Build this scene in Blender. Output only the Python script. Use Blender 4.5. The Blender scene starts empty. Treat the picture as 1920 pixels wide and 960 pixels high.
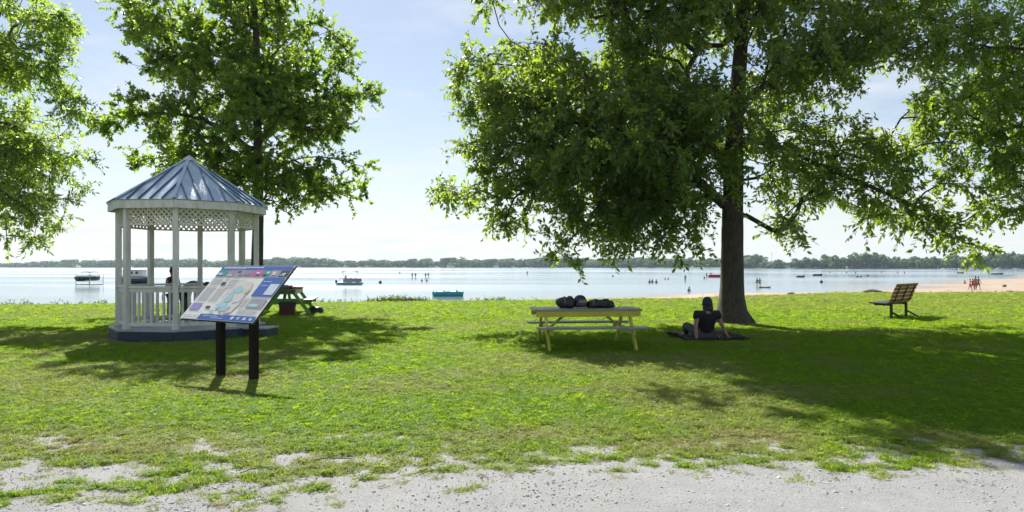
import bpy, math, random
import numpy as np
from mathutils import Vector, Matrix

random.seed(7)
R = math.radians
SC = bpy.context.scene
COL = SC.collection

# ------------------------------------------------------------------ camera, sky, sun, exposure
CAM_Z = 1.55
FPX = 1280.0            # focal length in pixels of the 1920 px wide photograph
HOR = 499.5             # horizon row
cam = bpy.data.cameras.new('camera')
cam.sensor_width = 36.0
cam.lens = 36.0 * FPX / 1920.0
cam.shift_y = (HOR - 480.0) / 1920.0
cam.clip_start = 0.05
cam.clip_end = 20000
camo = bpy.data.objects.new('camera', cam)
camo.location = (0, 0, CAM_Z)
camo.rotation_euler = (R(90), 0, 0)
COL.objects.link(camo)
SC.camera = camo

SUN_EL, SUN_AZ = R(43), R(-18.5)      # azimuth from +Y, positive to +X
world = bpy.data.worlds.new('World')
SC.world = world
world.use_nodes = True
wn, wl = world.node_tree.nodes, world.node_tree.links
bg = wn['Background']
sky = wn.new('ShaderNodeTexSky')
sky.sky_type = 'NISHITA'
sky.sun_disc = False
sky.sun_elevation = SUN_EL
sky.sun_rotation = SUN_AZ
sky.air_density = 1.0
sky.dust_density = 0.35
sky.ozone_density = 1.6
# thin high cloud: the same veil all round, thicker towards the horizon where one looks through more of it
tc = wn.new('ShaderNodeTexCoord')
sep = wn.new('ShaderNodeSeparateXYZ')
wl.new(tc.outputs['Generated'], sep.inputs[0])
def wmath(op, a, b=None, clamp=False):
    n = wn.new('ShaderNodeMath'); n.operation = op; n.use_clamp = clamp
    for i, v in enumerate((a, b)):
        if v is None: continue
        if isinstance(v, (int, float)): n.inputs[i].default_value = v
        else: wl.new(v, n.inputs[i])
    return n.outputs[0]
zc = wmath('MAXIMUM', sep.outputs[2], 0.02)
zd = wmath('ADD', zc, 0.06)
comb = wn.new('ShaderNodeCombineXYZ')
wl.new(wmath('DIVIDE', sep.outputs[0], zd), comb.inputs[0])
wl.new(wmath('DIVIDE', sep.outputs[1], zd), comb.inputs[1])
noi = wn.new('ShaderNodeTexNoise')
noi.inputs['Scale'].default_value = 0.8
noi.inputs['Detail'].default_value = 7
noi.inputs['Roughness'].default_value = 0.58
wl.new(comb.outputs[0], noi.inputs['Vector'])
ramp = wn.new('ShaderNodeValToRGB')
ramp.color_ramp.elements[0].position = 0.50
ramp.color_ramp.elements[1].position = 0.70
wl.new(noi.outputs['Fac'], ramp.inputs[0])
veil = wmath('MULTIPLY', wmath('POWER', wmath('SUBTRACT', 1.0, zc), 8.0), 0.78)
cl = wmath('ADD', wmath('ADD', wmath('MULTIPLY', ramp.outputs[0], 0.6), 0.18), veil, True)
mixw = wn.new('ShaderNodeMixRGB')
wl.new(cl, mixw.inputs[0])
wl.new(sky.outputs[0], mixw.inputs[1])
mixw.inputs[2].default_value = (8.0, 8.25, 8.5, 1)
wl.new(mixw.outputs[0], bg.inputs[0])
bg.inputs[1].default_value = 0.056

sun = bpy.data.lights.new('sun', 'SUN')
sun.energy = 5.0
sun.angle = R(0.53)
sun.color = (1.0, 0.93, 0.82)
suno = bpy.data.objects.new('sun', sun)
sd = Vector((math.sin(SUN_AZ) * math.cos(SUN_EL), math.cos(SUN_AZ) * math.cos(SUN_EL), math.sin(SUN_EL)))
suno.rotation_euler = (-sd).to_track_quat('-Z', 'Y').to_euler()
suno.location = sd * 50
COL.objects.link(suno)

SC.view_settings.view_transform = 'Standard'
SC.view_settings.look = 'None'
SC.view_settings.exposure = 1.05
SC.view_settings.gamma = 1.0
SC.render.engine = 'CYCLES'
SC.cycles.max_bounces = 10
SC.cycles.transparent_max_bounces = 12
SC.cycles.transmission_bounces = 6
SC.cycles.diffuse_bounces = 5
SC.cycles.glossy_bounces = 4
SC.cycles.use_denoising = True

# ------------------------------------------------------------------ helpers
WATER_Z = -1.80
def at(px, py, D):
    """a point at depth D seen at pixel px, py of the photograph"""
    return Vector(((px - 960) / FPX * D, D, CAM_Z - (py - HOR) / FPX * D))
def on_water(px, py):
    D = FPX * (CAM_Z - WATER_Z) / (py - HOR)
    return Vector(((px - 960) / FPX * D, D, WATER_Z))

def tag(o, label=None, cat=None, group=None, kind=None):
    if label: o['label'] = label
    if cat: o['category'] = cat
    if group: o['group'] = group
    if kind: o['kind'] = kind
    return o

def empty(name, loc, rz=0.0, label=None, cat=None, group=None):
    o = bpy.data.objects.new(name, None)
    o.location = loc
    o.rotation_euler = (0, 0, rz)
    o.empty_display_size = 0.1
    COL.objects.link(o)
    return tag(o, label, cat, group)

def link(name, me, parent=None, loc=None, rot=None):
    o = bpy.data.objects.new(name, me)
    if parent: o.parent = parent
    if loc is not None: o.location = loc
    if rot is not None: o.rotation_euler = rot
    COL.objects.link(o)
    return o

def copy_tree(o, parent=None):
    c = o.copy()
    COL.objects.link(c)
    c.parent = parent
    for ch in list(o.children):
        copy_tree(ch, c)
    return c

class MB:
    def __init__(self):
        self.v, self.f, self.s = [], [], []
    def add(self, vs, fs, smooth=False):
        n = len(self.v)
        self.v += [tuple(p) for p in vs]
        self.f += [tuple(i + n for i in q) for q in fs]
        self.s += [smooth] * len(fs)
        return self
    def box(self, c, s, m=None):
        hx, hy, hz = s[0] / 2, s[1] / 2, s[2] / 2
        vs = [Vector((x, y, z)) for z in (-hz, hz) for y in (-hy, hy) for x in (-hx, hx)]
        if m is not None: vs = [m @ p for p in vs]
        vs = [p + Vector(c) for p in vs]
        return self.add(vs, [(0, 2, 3, 1), (4, 5, 7, 6), (0, 1, 5, 4), (2, 6, 7, 3), (0, 4, 6, 2), (1, 3, 7, 5)])
    def beam(self, a, b, w, h, up=(0, 0, 1), bev=0.0):
        """a beam from a to b, w across and h along 'up', ends cut square"""
        a, b = Vector(a), Vector(b)
        x = (b - a); L = x.length; x.normalize()
        y = Vector(up).cross(x)
        if y.length < 1e-5: y = Vector((0, 1, 0)).cross(x)
        y.normalize(); z = x.cross(y)
        if bev <= 0:
            prof = [(-w / 2, -h / 2), (w / 2, -h / 2), (w / 2, h / 2), (-w / 2, h / 2)]
        else:
            e = bev; W, H = w / 2, h / 2
            prof = [(-W + e, -H), (W - e, -H), (W, -H + e), (W, H - e), (W - e, H), (-W + e, H), (-W, H - e), (-W, -H + e)]
        n = len(prof)
        vs = [a + y * p + z * q for p, q in prof] + [b + y * p + z * q for p, q in prof]
        fs = [(i, (i + 1) % n, (i + 1) % n + n, i + n) for i in range(n)]
        fs += [tuple(range(n - 1, -1, -1)), tuple(range(n, 2 * n))]
        return self.add(vs, fs)
    def tube(self, pts, rad, n=8, cap=True, smooth=True):
        pts = [Vector(p) for p in pts]
        if not hasattr(rad, '__len__'): rad = [rad] * len(pts)
        vs, fs = [], []
        prev = None
        for i, p in enumerate(pts):
            t = (pts[min(i + 1, len(pts) - 1)] - pts[max(i - 1, 0)]).normalized()
            if prev is None:
                ref = Vector((0, 0, 1)) if abs(t.z) < 0.9 else Vector((1, 0, 0))
                x = ref.cross(t).normalized()
            else:
                x = (prev - t * prev.dot(t)).normalized()
            prev = x
            y = t.cross(x)
            for k in range(n):
                a = 2 * math.pi * k / n
                vs.append(p + (x * math.cos(a) + y * math.sin(a)) * rad[i])
        for i in range(len(pts) - 1):
            for k in range(n):
                fs.append((i * n + k, i * n + (k + 1) % n, (i + 1) * n + (k + 1) % n, (i + 1) * n + k))
        if cap:
            fs.append(tuple(range(n - 1, -1, -1)))
            fs.append(tuple(range((len(pts) - 1) * n, len(pts) * n)))
        return self.add(vs, fs, smooth)
    def loft(self, rings, cap=True, smooth=True):
        n = len(rings[0]); vs = [p for r in rings for p in r]; fs = []
        for i in range(len(rings) - 1):
            for k in range(n):
                fs.append((i * n + k, i * n + (k + 1) % n, (i + 1) * n + (k + 1) % n, (i + 1) * n + k))
        if cap:
            fs.append(tuple(range(n - 1, -1, -1)))
            fs.append(tuple(range((len(rings) - 1) * n, len(rings) * n)))
        return self.add(vs, fs, smooth)
    def prism(self, poly, z0, z1):
        n = len(poly)
        vs = [(p[0], p[1], z0) for p in poly] + [(p[0], p[1], z1) for p in poly]
        fs = [(i, (i + 1) % n, (i + 1) % n + n, i + n) for i in range(n)]
        fs += [tuple(range(n - 1, -1, -1)), tuple(range(n, 2 * n))]
        return self.add(vs, fs)
    def mesh(self, name, mat):
        me = bpy.data.meshes.new(name)
        me.from_pydata(self.v, [], self.f)
        me.polygons.foreach_set('use_smooth', self.s)
        if mat: me.materials.append(mat)
        me.update()
        return me
    def build(self, name, mat, parent=None, loc=None):
        return link(name, self.mesh(name, mat), parent, loc)

def np_mesh(name, V, F, mat, smooth=False, attrs=None):
    """mesh from numpy arrays, F of equal-sized faces"""
    me = bpy.data.meshes.new(name)
    V = np.asarray(V, dtype=np.float32); F = np.asarray(F, dtype=np.int32)
    k = F.shape[1]
    me.vertices.add(len(V)); me.vertices.foreach_set('co', V.ravel())
    me.loops.add(F.size); me.loops.foreach_set('vertex_index', F.ravel())
    me.polygons.add(len(F))
    me.polygons.foreach_set('loop_start', np.arange(len(F), dtype=np.int32) * k)
    me.polygons.foreach_set('loop_total', np.full(len(F), k, dtype=np.int32))
    if smooth: me.polygons.foreach_set('use_smooth', np.ones(len(F), dtype=bool))
    for an, av in (attrs or {}).items():
        a = me.attributes.new(an, 'FLOAT', 'POINT')
        a.data.foreach_set('value', np.asarray(av, dtype=np.float32))
    if mat: me.materials.append(mat)
    me.update(calc_edges=True)
    return me

# value noise in numpy, shared by ground shape and planting
_tab = np.random.default_rng(3).random((256, 256))
def vnoise(x, y):
    x = np.asarray(x, float); y = np.asarray(y, float)
    xi = np.floor(x).astype(int); yi = np.floor(y).astype(int)
    u = x - xi; v = y - yi
    u = u * u * (3 - 2 * u); v = v * v * (3 - 2 * v)
    g = lambda a, b: _tab[a & 255, b & 255]
    return (g(xi, yi) * (1 - u) + g(xi + 1, yi) * u) * (1 - v) + (g(xi, yi + 1) * (1 - u) + g(xi + 1, yi + 1) * u) * v
def fbm(x, y, o=4):
    s, a, t = 0, 0.5, 0
    for i in range(o):
        s = s + a * vnoise(x * 2 ** i + 17.3 * i, y * 2 ** i + 5.1 * i); t += a; a *= 0.5
    return s / t

# ------------------------------------------------------------------ materials
def base_mat(name):
    m = bpy.data.materials.new(name)
    m.use_nodes = True
    n, l = m.node_tree.nodes, m.node_tree.links
    return m, n, l, n['Principled BSDF']

def mat(name, c1, c2=None, rough=0.6, scale=6.0, bump=0.0, bscale=60.0, stretch=(1, 1, 1), metallic=0.0, spec=0.5, detail=5, lo=0.35, hi=0.65, coat=0.0):
    m, n, l, b = base_mat(name)
    if c2 is None: c2 = tuple(v * 0.75 for v in c1)
    t = n.new('ShaderNodeTexCoord')
    mp = n.new('ShaderNodeMapping'); mp.inputs['Scale'].default_value = stretch
    l.new(t.outputs['Object'], mp.inputs[0])
    no = n.new('ShaderNodeTexNoise'); no.inputs['Scale'].default_value = scale; no.inputs['Detail'].default_value = detail
    no.inputs['Roughness'].default_value = 0.62
    l.new(mp.outputs[0], no.inputs['Vector'])
    r = n.new('ShaderNodeValToRGB')
    r.color_ramp.elements[0].position = lo; r.color_ramp.elements[1].position = hi
    r.color_ramp.elements[0].color = (*c2, 1); r.color_ramp.elements[1].color = (*c1, 1)
    l.new(no.outputs['Fac'], r.inputs[0]); l.new(r.outputs[0], b.inputs['Base Color'])
    b.inputs['Roughness'].default_value = rough
    b.inputs['Metallic'].default_value = metallic
    b.inputs['Specular IOR Level'].default_value = spec
    b.inputs['Coat Weight'].default_value = coat
    if bump > 0:
        n2 = n.new('ShaderNodeTexNoise'); n2.inputs['Scale'].default_value = bscale; n2.inputs['Detail'].default_value = 4
        l.new(mp.outputs[0], n2.inputs['Vector'])
        bp = n.new('ShaderNodeBump'); bp.inputs['Strength'].default_value = bump; bp.inputs['Distance'].default_value = 0.01
        l.new(n2.outputs['Fac'], bp.inputs['Height']); l.new(bp.outputs[0], b.inputs['Normal'])
    return m

def leaf_mat(name, dark, light, trans, tw=0.45, rough=0.38, instanced=False, dry=None, sheen=0.25, base_gloss=0.03):
    """thin leaf: diffuse + light passing through + a waxy sheen; colour varies leaf by leaf"""
    m, n, l, b = base_mat(name)
    n.remove(b)
    out = n['Material Output']
    if instanced:
        oi = n.new('ShaderNodeObjectInfo'); fac = oi.outputs['Random']
    else:
        at_ = n.new('ShaderNodeAttribute'); at_.attribute_name = 'tint'; fac = at_.outputs['Fac']
    mx = n.new('ShaderNodeMixRGB'); l.new(fac, mx.inputs[0])
    mx.inputs[1].default_value = (*dark, 1); mx.inputs[2].default_value = (*light, 1)
    mt = n.new('ShaderNodeMixRGB'); l.new(fac, mt.inputs[0])
    mt.inputs[1].default_value = (*[c * 0.75 for c in trans], 1); mt.inputs[2].default_value = (*trans, 1)
    co, ct = mx.outputs[0], mt.outputs[0]
    if dry:
        da = n.new('ShaderNodeAttribute'); da.attribute_type = 'INSTANCER'; da.attribute_name = 'dry'
        d1 = n.new('ShaderNodeMixRGB'); l.new(da.outputs['Fac'], d1.inputs[0]); l.new(co, d1.inputs[1]); d1.inputs[2].default_value = (*dry, 1)
        d2 = n.new('ShaderNodeMixRGB'); l.new(da.outputs['Fac'], d2.inputs[0]); l.new(ct, d2.inputs[1]); d2.inputs[2].default_value = (*[c * 1.0 for c in dry], 1)
        co, ct = d1.outputs[0], d2.outputs[0]
    df = n.new('ShaderNodeBsdfDiffuse'); l.new(co, df.inputs[0])
    tr = n.new('ShaderNodeBsdfTranslucent'); l.new(ct, tr.inputs[0])
    gl = n.new('ShaderNodeBsdfGlossy'); gl.inputs['Roughness'].default_value = rough
    gl.inputs[0].default_value = (0.9, 0.95, 1.0, 1)
    m1 = n.new('ShaderNodeMixShader'); m1.inputs[0].default_value = tw
    l.new(df.outputs[0], m1.inputs[1]); l.new(tr.outputs[0], m1.inputs[2])
    lw = n.new('ShaderNodeLayerWeight'); lw.inputs['Blend'].default_value = 0.5
    p4 = n.new('ShaderNodeMath'); p4.operation = 'POWER'; l.new(lw.outputs['Facing'], p4.inputs[0]); p4.inputs[1].default_value = 4.0
    ma = n.new('ShaderNodeMath'); ma.operation = 'MULTIPLY_ADD'; l.new(p4.outputs[0], ma.inputs[0]); ma.inputs[1].default_value = sheen; ma.inputs[2].default_value = base_gloss
    m2 = n.new('ShaderNodeMixShader')
    l.new(ma.outputs[0], m2.inputs[0])
    l.new(m1.outputs[0], m2.inputs[1]); l.new(gl.outputs[0], m2.inputs[2])
    l.new(m2.outputs[0], out.inputs[0])
    return m

M = {}
M['bark'] = mat('bark', (0.085, 0.07, 0.055), (0.035, 0.028, 0.022), 0.9, 9, 1.0, 26, (3, 3, 0.5))
M['ash'] = leaf_mat('ash_leaf', (0.035, 0.072, 0.024), (0.085, 0.13, 0.038), (0.42, 0.60, 0.05), 0.57)
M['maple'] = leaf_mat('maple_leaf', (0.035, 0.078, 0.02), (0.075, 0.14, 0.032), (0.40, 0.60, 0.04), 0.57)
M['locust'] = leaf_mat('pale_leaf', (0.055, 0.11, 0.03), (0.11, 0.18, 0.05), (0.50, 0.72, 0.07), 0.60)
M['farleaf'] = leaf_mat('far_leaf', (0.03, 0.06, 0.026), (0.06, 0.11, 0.04), (0.14, 0.26, 0.06), 0.4, 0.7, sheen=0.05)
M['grass'] = leaf_mat('grass_blade', (0.088, 0.185, 0.012), (0.14, 0.25, 0.02), (0.50, 0.73, 0.03), 0.47, 0.5, True, (0.34, 0.31, 0.15), 0.03, 0.008)
M['weed'] = leaf_mat('weed_leaf', (0.05, 0.09, 0.02), (0.09, 0.15, 0.03), (0.2, 0.32, 0.05), 0.4, 0.45)
M['white'] = mat('white_paint', (0.66, 0.66, 0.61), (0.46, 0.47, 0.43), 0.55, 2.2, 0.15, 50, (3, 3, 1), lo=0.3, hi=0.6)
M['lattice'] = mat('lattice_paint', (0.70, 0.68, 0.58), (0.58, 0.56, 0.47), 0.55, 5)
M['deckgrey'] = mat('deck_paint', (0.36, 0.38, 0.40), (0.24, 0.27, 0.30), 0.45, 5, 0.15, 30, (1, 6, 1))
M['deckblue'] = mat('deck_skirt_paint', (0.026, 0.045, 0.07), (0.015, 0.026, 0.042), 0.65, 4, 0.1, 40)
M['roof'] = mat('blue_metal_roof', (0.50, 0.59, 0.67), (0.38, 0.48, 0.57), 0.42, 3, 0.06, 12, metallic=0.65, spec=0.6)
M['seam'] = mat('roof_seam', (0.07, 0.15, 0.28), (0.05, 0.11, 0.22), 0.35, 5, metallic=0.25)
M['yellow'] = mat('yellow_green_paint', (0.52, 0.46, 0.03), (0.38, 0.36, 0.03), 0.5, 5, 0.2, 40, (1, 1, 1))
M['boards'] = mat('weathered_grey_board', (0.27, 0.29, 0.25), (0.17, 0.19, 0.16), 0.38, 4, 0.25, 30, (1, 9, 9))
M['green'] = mat('green_paint', (0.18, 0.36, 0.04), (0.13, 0.28, 0.03), 0.5, 5, 0.15, 40)
M['greenboard'] = mat('brown_board', (0.16, 0.13, 0.075), (0.10, 0.085, 0.05), 0.45, 5, 0.2, 30)
M['post'] = mat('dark_brown_post', (0.016, 0.010, 0.009), (0.009, 0.006, 0.006), 0.75, 8, 0.3, 40, spec=0.2)
M['benchwood'] = mat('bench_slat_wood', (0.30, 0.155, 0.07), (0.19, 0.095, 0.045), 0.55, 6, 0.2, 40, (1, 1, 6))
M['benchmetal'] = mat('bench_frame', (0.05, 0.055, 0.055), (0.03, 0.034, 0.034), 0.45, 8, metallic=0.3)
M['black'] = mat('black_nylon', (0.020, 0.022, 0.026), (0.010, 0.011, 0.013), 0.48, 14, 0.5, 45)
M['blackgloss'] = mat('black_gloss', (0.016, 0.017, 0.02), (0.010, 0.010, 0.012), 0.25, 8, 0.1, 20)
M['strap'] = mat('grey_strap', (0.16, 0.165, 0.17), (0.10, 0.10, 0.11), 0.6, 12)
M['skin'] = mat('skin', (0.27, 0.15, 0.10), (0.20, 0.11, 0.07), 0.5, 9)
M['shirt'] = mat('black_tshirt', (0.012, 0.011, 0.014), (0.007, 0.007, 0.009), 0.85, 9, 0.35, 12)
M['hat'] = mat('teal_cap', (0.010, 0.032, 0.052), (0.006, 0.02, 0.034), 0.85, 9, 0.2, 40)
M['hair'] = mat('dark_hair', (0.022, 0.015, 0.011), (0.012, 0.008, 0.006), 0.6, 20, 0.4, 60)
M['denim'] = mat('grey_trousers', (0.085, 0.09, 0.095), (0.055, 0.06, 0.065), 0.85, 9, 0.3, 30)
M['blanket'] = mat('dark_blanket', (0.03, 0.025, 0.03), (0.014, 0.012, 0.016), 0.9, 8, 0.6, 20)
M['red'] = mat('red_swimwear', (0.40, 0.035, 0.04), (0.30, 0.025, 0.03), 0.6, 9)
M['navy'] = mat('navy_cloth', (0.025, 0.03, 0.06), (0.016, 0.02, 0.04), 0.7, 9)
M['turq'] = mat('turquoise_plastic', (0.01, 0.34, 0.42), (0.008, 0.26, 0.34), 0.35, 3)
M['palecanvas'] = mat('white_canvas', (0.78, 0.78, 0.76), (0.66, 0.66, 0.64), 0.6, 3)
M['bluecanvas'] = mat('blue_canvas', (0.06, 0.09, 0.13), (0.045, 0.07, 0.10), 0.7, 3)
M['hulldark'] = mat('dark_green_hull', (0.012, 0.045, 0.04), (0.008, 0.03, 0.028), 0.25, 3)
M['hullgrey'] = mat('grey_fence_panel', (0.30, 0.32, 0.38), (0.24, 0.26, 0.31), 0.4, 3)
M['hullblue'] = mat('light_blue_tube', (0.22, 0.42, 0.52), (0.18, 0.35, 0.45), 0.3, 3)
M['alu'] = mat('aluminium', (0.5, 0.52, 0.54), (0.42, 0.44, 0.46), 0.35, 6, metallic=0.8)
M['glass'] = mat('dark_glass', (0.03, 0.04, 0.05), (0.02, 0.03, 0.04), 0.1, 2)
M['rock'] = mat('shore_rock', (0.25, 0.20, 0.16), (0.12, 0.09, 0.07), 0.9, 4, 0.8, 12)
M['log'] = mat('driftwood', (0.20, 0.15, 0.11), (0.11, 0.085, 0.065), 0.9, 6, 0.6, 20, (0.5, 4, 4))
M['pebble'] = mat('crushed_stone', (0.54, 0.555, 0.57), (0.38, 0.395, 0.41), 0.95, 1.2, 0.4, 80, spec=0.2)
M['coolred'] = mat('red_plastic', (0.07, 0.006, 0.012), (0.05, 0.005, 0.009), 0.4, 4)
M['coolblue'] = mat('dark_blue_plastic', (0.012, 0.016, 0.045), (0.009, 0.012, 0.03), 0.4, 4)
M['siding'] = mat('pale_siding', (0.72, 0.71, 0.68), (0.62, 0.61, 0.58), 0.7, 2)
M['shingle'] = mat('grey_shingle', (0.10, 0.09, 0.09), (0.07, 0.065, 0.065), 0.8, 2)
M['shinglered'] = mat('brown_shingle', (0.20, 0.10, 0.07), (0.15, 0.075, 0.05), 0.8, 2)

# ------------------------------------------------------------------ the ground
EX = np.array([-90, -40, -20.5, -11, 0, 8.7, 13.5, 18.8, 31, 60, 120])
EY = np.array([24, 25.5, 27.6, 29.2, 31.2, 33.2, 36.5, 40.0, 41.0, 43, 46])
def lawn_edge(x): return np.interp(x, EX, EY) + 0.5 * (fbm(np.asarray(x) * 0.35, 3.3) - 0.5) * 2
def grass_mask(x, y):
    """1 where lawn grows, 0 on the gravel path; frayed in between"""
    lf = np.clip((-x + 0.2) / 2.0, 0, 1)
    edge = 5.40 + 0.05 * np.clip(x, -1, 4) + 0.08 * np.sin(x * 0.9 + 1.0) - 0.12 * lf
    d = (y - edge) / (0.55 + 0.34 * lf)
    n = (fbm(x * 2.3 + 40, y * 4.2, 4) - 0.5) * (1.15 + 1.0 * lf) + (fbm(x * 9 + 4, y * 12, 4) - 0.5) * 2.3
    return np.clip(0.5 + 0.42 * d + n * np.exp(-(d / 2.3) ** 2), 0, 1)
SIGN = Vector((-3.807, 9.45, 0))
def dryness(x, y):
    m = grass_mask(x, y)
    d = 0.9 * np.exp(-((y - 5.9 - 0.2 * np.sin(x)) / 0.62) ** 2) * np.clip(fbm(x * 1.3, y * 1.9 + 9) * 2.4 - 0.55, 0, 1)
    d = np.maximum(d, np.clip((0.95 - m) * 1.3, 0, 0.9))
    d = np.maximum(d, 0.5 * np.clip((fbm(x * 0.45 + 3, y * 0.7 + 8, 5) - 0.53) * 6.0, 0, 1))
    d = np.maximum(d, 0.8 * np.exp(-(np.hypot(x - 5.94, y - 18.4) / 0.75) ** 2))
    d = np.maximum(d, 0.35 * np.clip((y - 19) / 9, 0, 1) * np.clip((x - 3) / 8, 0, 1))
    d = np.maximum(d, 0.9 * np.exp(-(((x - SIGN.x - 0.05) / 0.7) ** 2 + ((y - SIGN.y) / 0.34) ** 2)))
    return np.clip(d, 0, 1)
def lawn_z(x, y):
    z = 0.05 * (fbm(x * 0.22, y * 0.22, 3) - 0.5) * np.clip((y - 6) / 5, 0, 1)
    e = lawn_edge(x)
    over = np.clip(y - e + 0.6, 0, None)
    z = z - np.clip(over, 0, 3.6) ** 1.5 * 0.34
    m = grass_mask(x, y)
    near = np.clip((9 - y) / 2, 0, 1)
    z = z + near * (m - 0.62) * 0.016
    return z

xs = np.concatenate([-np.geomspace(80, 7.2, 46), np.arange(-7, 7.001, 0.06), np.geomspace(7.2, 130, 52)])
ys1 = np.concatenate([-np.geomspace(40, 2.2, 14), np.arange(-2, 3.4, 0.5), np.arange(3.4, 7.6, 0.05)])
t = np.linspace(0, 1, 96)[1:]
X = np.repeat(xs[None, :], len(ys1) + len(t), 0)
Yb = 7.55 + (lawn_edge(xs) + 3.6 - 7.55)[None, :] * (t ** 1.25)[:, None]
Y = np.vstack([np.repeat(ys1[:, None], len(xs), 1), Yb])
Z = lawn_z(X, Y)
def grid_faces(nr, nc):
    i = (np.arange(nr - 1)[:, None] * nc + np.arange(nc - 1)[None, :]).ravel()
    return np.stack([i, i + 1, i + 1 + nc, i + nc], 1)

def ground_mat(name, nodesfn):
    m, n, l, b = base_mat(name); nodesfn(n, l, b); return m
def N(n, l, scale, detail=4, rough=0.6, stretch=(1, 1, 1)):
    g = n.new('ShaderNodeNewGeometry')
    mp = n.new('ShaderNodeMapping'); mp.inputs['Scale'].default_value = stretch
    l.new(g.outputs['Position'], mp.inputs[0])
    t_ = n.new('ShaderNodeTexNoise'); t_.inputs['Scale'].default_value = scale; t_.inputs['Detail'].default_value = detail; t_.inputs['Roughness'].default_value = rough
    l.new(mp.outputs[0], t_.inputs['Vector'])
    return t_.outputs['Fac']
def RAMP(n, l, fac, stops):
    r = n.new('ShaderNodeValToRGB'); e = r.color_ramp.elements
    while len(e) < len(stops): e.new(0.5)
    for q, (p, c) in zip(e, stops): q.position = p; q.color = (*c, 1)
    l.new(fac, r.inputs[0]); return r.outputs[0]
def MIX(n, l, fac, a, b, mode='MIX'):
    x = n.new('ShaderNodeMixRGB'); x.blend_type = mode
    for i, v in enumerate((fac, a, b)):
        if isinstance(v, (int, float)): x.inputs[i].default_value = v
        elif isinstance(v, tuple): x.inputs[i].default_value = (*v, 1)
        else: l.new(v, x.inputs[i])
    return x.outputs[0]
def BUMP(n, l, b, h, strength, dist):
    bp = n.new('ShaderNodeBump'); bp.inputs['Strength'].default_value = strength; bp.inputs['Distance'].default_value = dist
    l.new(h, bp.inputs['Height']); l.new(bp.outputs[0], b.inputs['Normal'])
def lawn_nodes(n, l, b):
    fine = N(n, l, 38, 4, 0.7); mid = N(n, l, 1.3, 5, 0.6)
    c = RAMP(n, l, fine, [(0.30, (0.04, 0.08, 0.008)), (0.55, (0.095, 0.185, 0.014)), (0.75, (0.17, 0.28, 0.03))])
    c = MIX(n, l, 0.35, c, RAMP(n, l, mid, [(0.35, (0.055, 0.13, 0.014)), (0.65, (0.15, 0.215, 0.03))]))
    at_ = n.new('ShaderNodeAttribute'); at_.attribute_name = 'dry'
    soil = RAMP(n, l, fine, [(0.3, (0.15, 0.13, 0.085)), (0.7, (0.36, 0.33, 0.22))])
    c = MIX(n, l, at_.outputs['Fac'], c, soil)
    l.new(c, b.inputs['Base Color'])
    b.inputs['Roughness'].default_value = 0.9; b.inputs['Specular IOR Level'].default_value = 0.15
    BUMP(n, l, b, fine, 0.9, 0.03)
M['lawn'] = ground_mat('lawn', lawn_nodes)
def gravel_nodes(n, l, b):
    fine = N(n, l, 75, 5, 0.8); mid = N(n, l, 2.2, 6, 0.75); v = N(n, l, 330, 2, 0.6)
    c = RAMP(n, l, fine, [(0.34, (0.095, 0.10, 0.11)), (0.5, (0.345, 0.36, 0.375)), (0.72, (0.56, 0.58, 0.60))])
    c = MIX(n, l, 0.4, c, RAMP(n, l, mid, [(0.32, (0.235, 0.24, 0.25)), (0.62, (0.50, 0.52, 0.54))]))
    c = MIX(n, l, 0.35, c, RAMP(n, l, v, [(0.35, (0.16, 0.16, 0.16)), (0.6, (0.5, 0.5, 0.49))]))
    l.new(c, b.inputs['Base Color'])
    b.inputs['Roughness'].default_value = 0.95; b.inputs['Specular IOR Level'].default_value = 0.2
    BUMP(n, l, b, fine, 1.0, 0.02)
M['gravel'] = ground_mat('gravel', gravel_nodes)
def sand_nodes(n, l, b):
    mid = N(n, l, 0.22, 5, 0.6, (1, 2.5, 1)); fine = N(n, l, 6, 4)
    dry = RAMP(n, l, mid, [(0.3, (0.25, 0.19, 0.145)), (0.7, (0.36, 0.29, 0.225))])
    g = n.new('ShaderNodeNewGeometry'); sp = n.new('ShaderNodeSeparateXYZ'); l.new(g.outputs['Position'], sp.inputs[0])
    mr = n.new('ShaderNodeMapRange'); l.new(sp.outputs[2], mr.inputs[0])
    mr.inputs[1].default_value = WATER_Z - 0.06; mr.inputs[2].default_value = WATER_Z + 0.10
    wet = MIX(n, l, mr.outputs[0], (0.20, 0.155, 0.115), dry)
    md = n.new('ShaderNodeMapRange'); l.new(sp.outputs[2], md.inputs[0])
    md.inputs[1].default_value = WATER_Z - 1.1; md.inputs[2].default_value = WATER_Z - 0.15
    bed = MIX(n, l, md.outputs[0], (0.03, 0.075, 0.10), wet)
    l.new(bed, b.inputs['Base Color'])
    rr = n.new('ShaderNodeMapRange'); l.new(sp.outputs[2], rr.inputs[0])
    rr.inputs[1].default_value = WATER_Z; rr.inputs[2].default_value = WATER_Z + 0.14; rr.inputs[3].default_value = 0.25; rr.inputs[4].default_value = 0.9
    l.new(rr.outputs[0], b.inputs['Roughness'])
    BUMP(n, l, b, fine, 0.3, 0.03)
M['sand'] = ground_mat('beach_sand', sand_nodes)

lawn_me = np_mesh('lawn', np.stack([X, Y, Z], -1).reshape(-1, 3), grid_faces(*X.shape), M['lawn'], True, {'dry': dryness(X, Y).ravel()})
tag(link('lawn', lawn_me), kind='structure')
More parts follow.
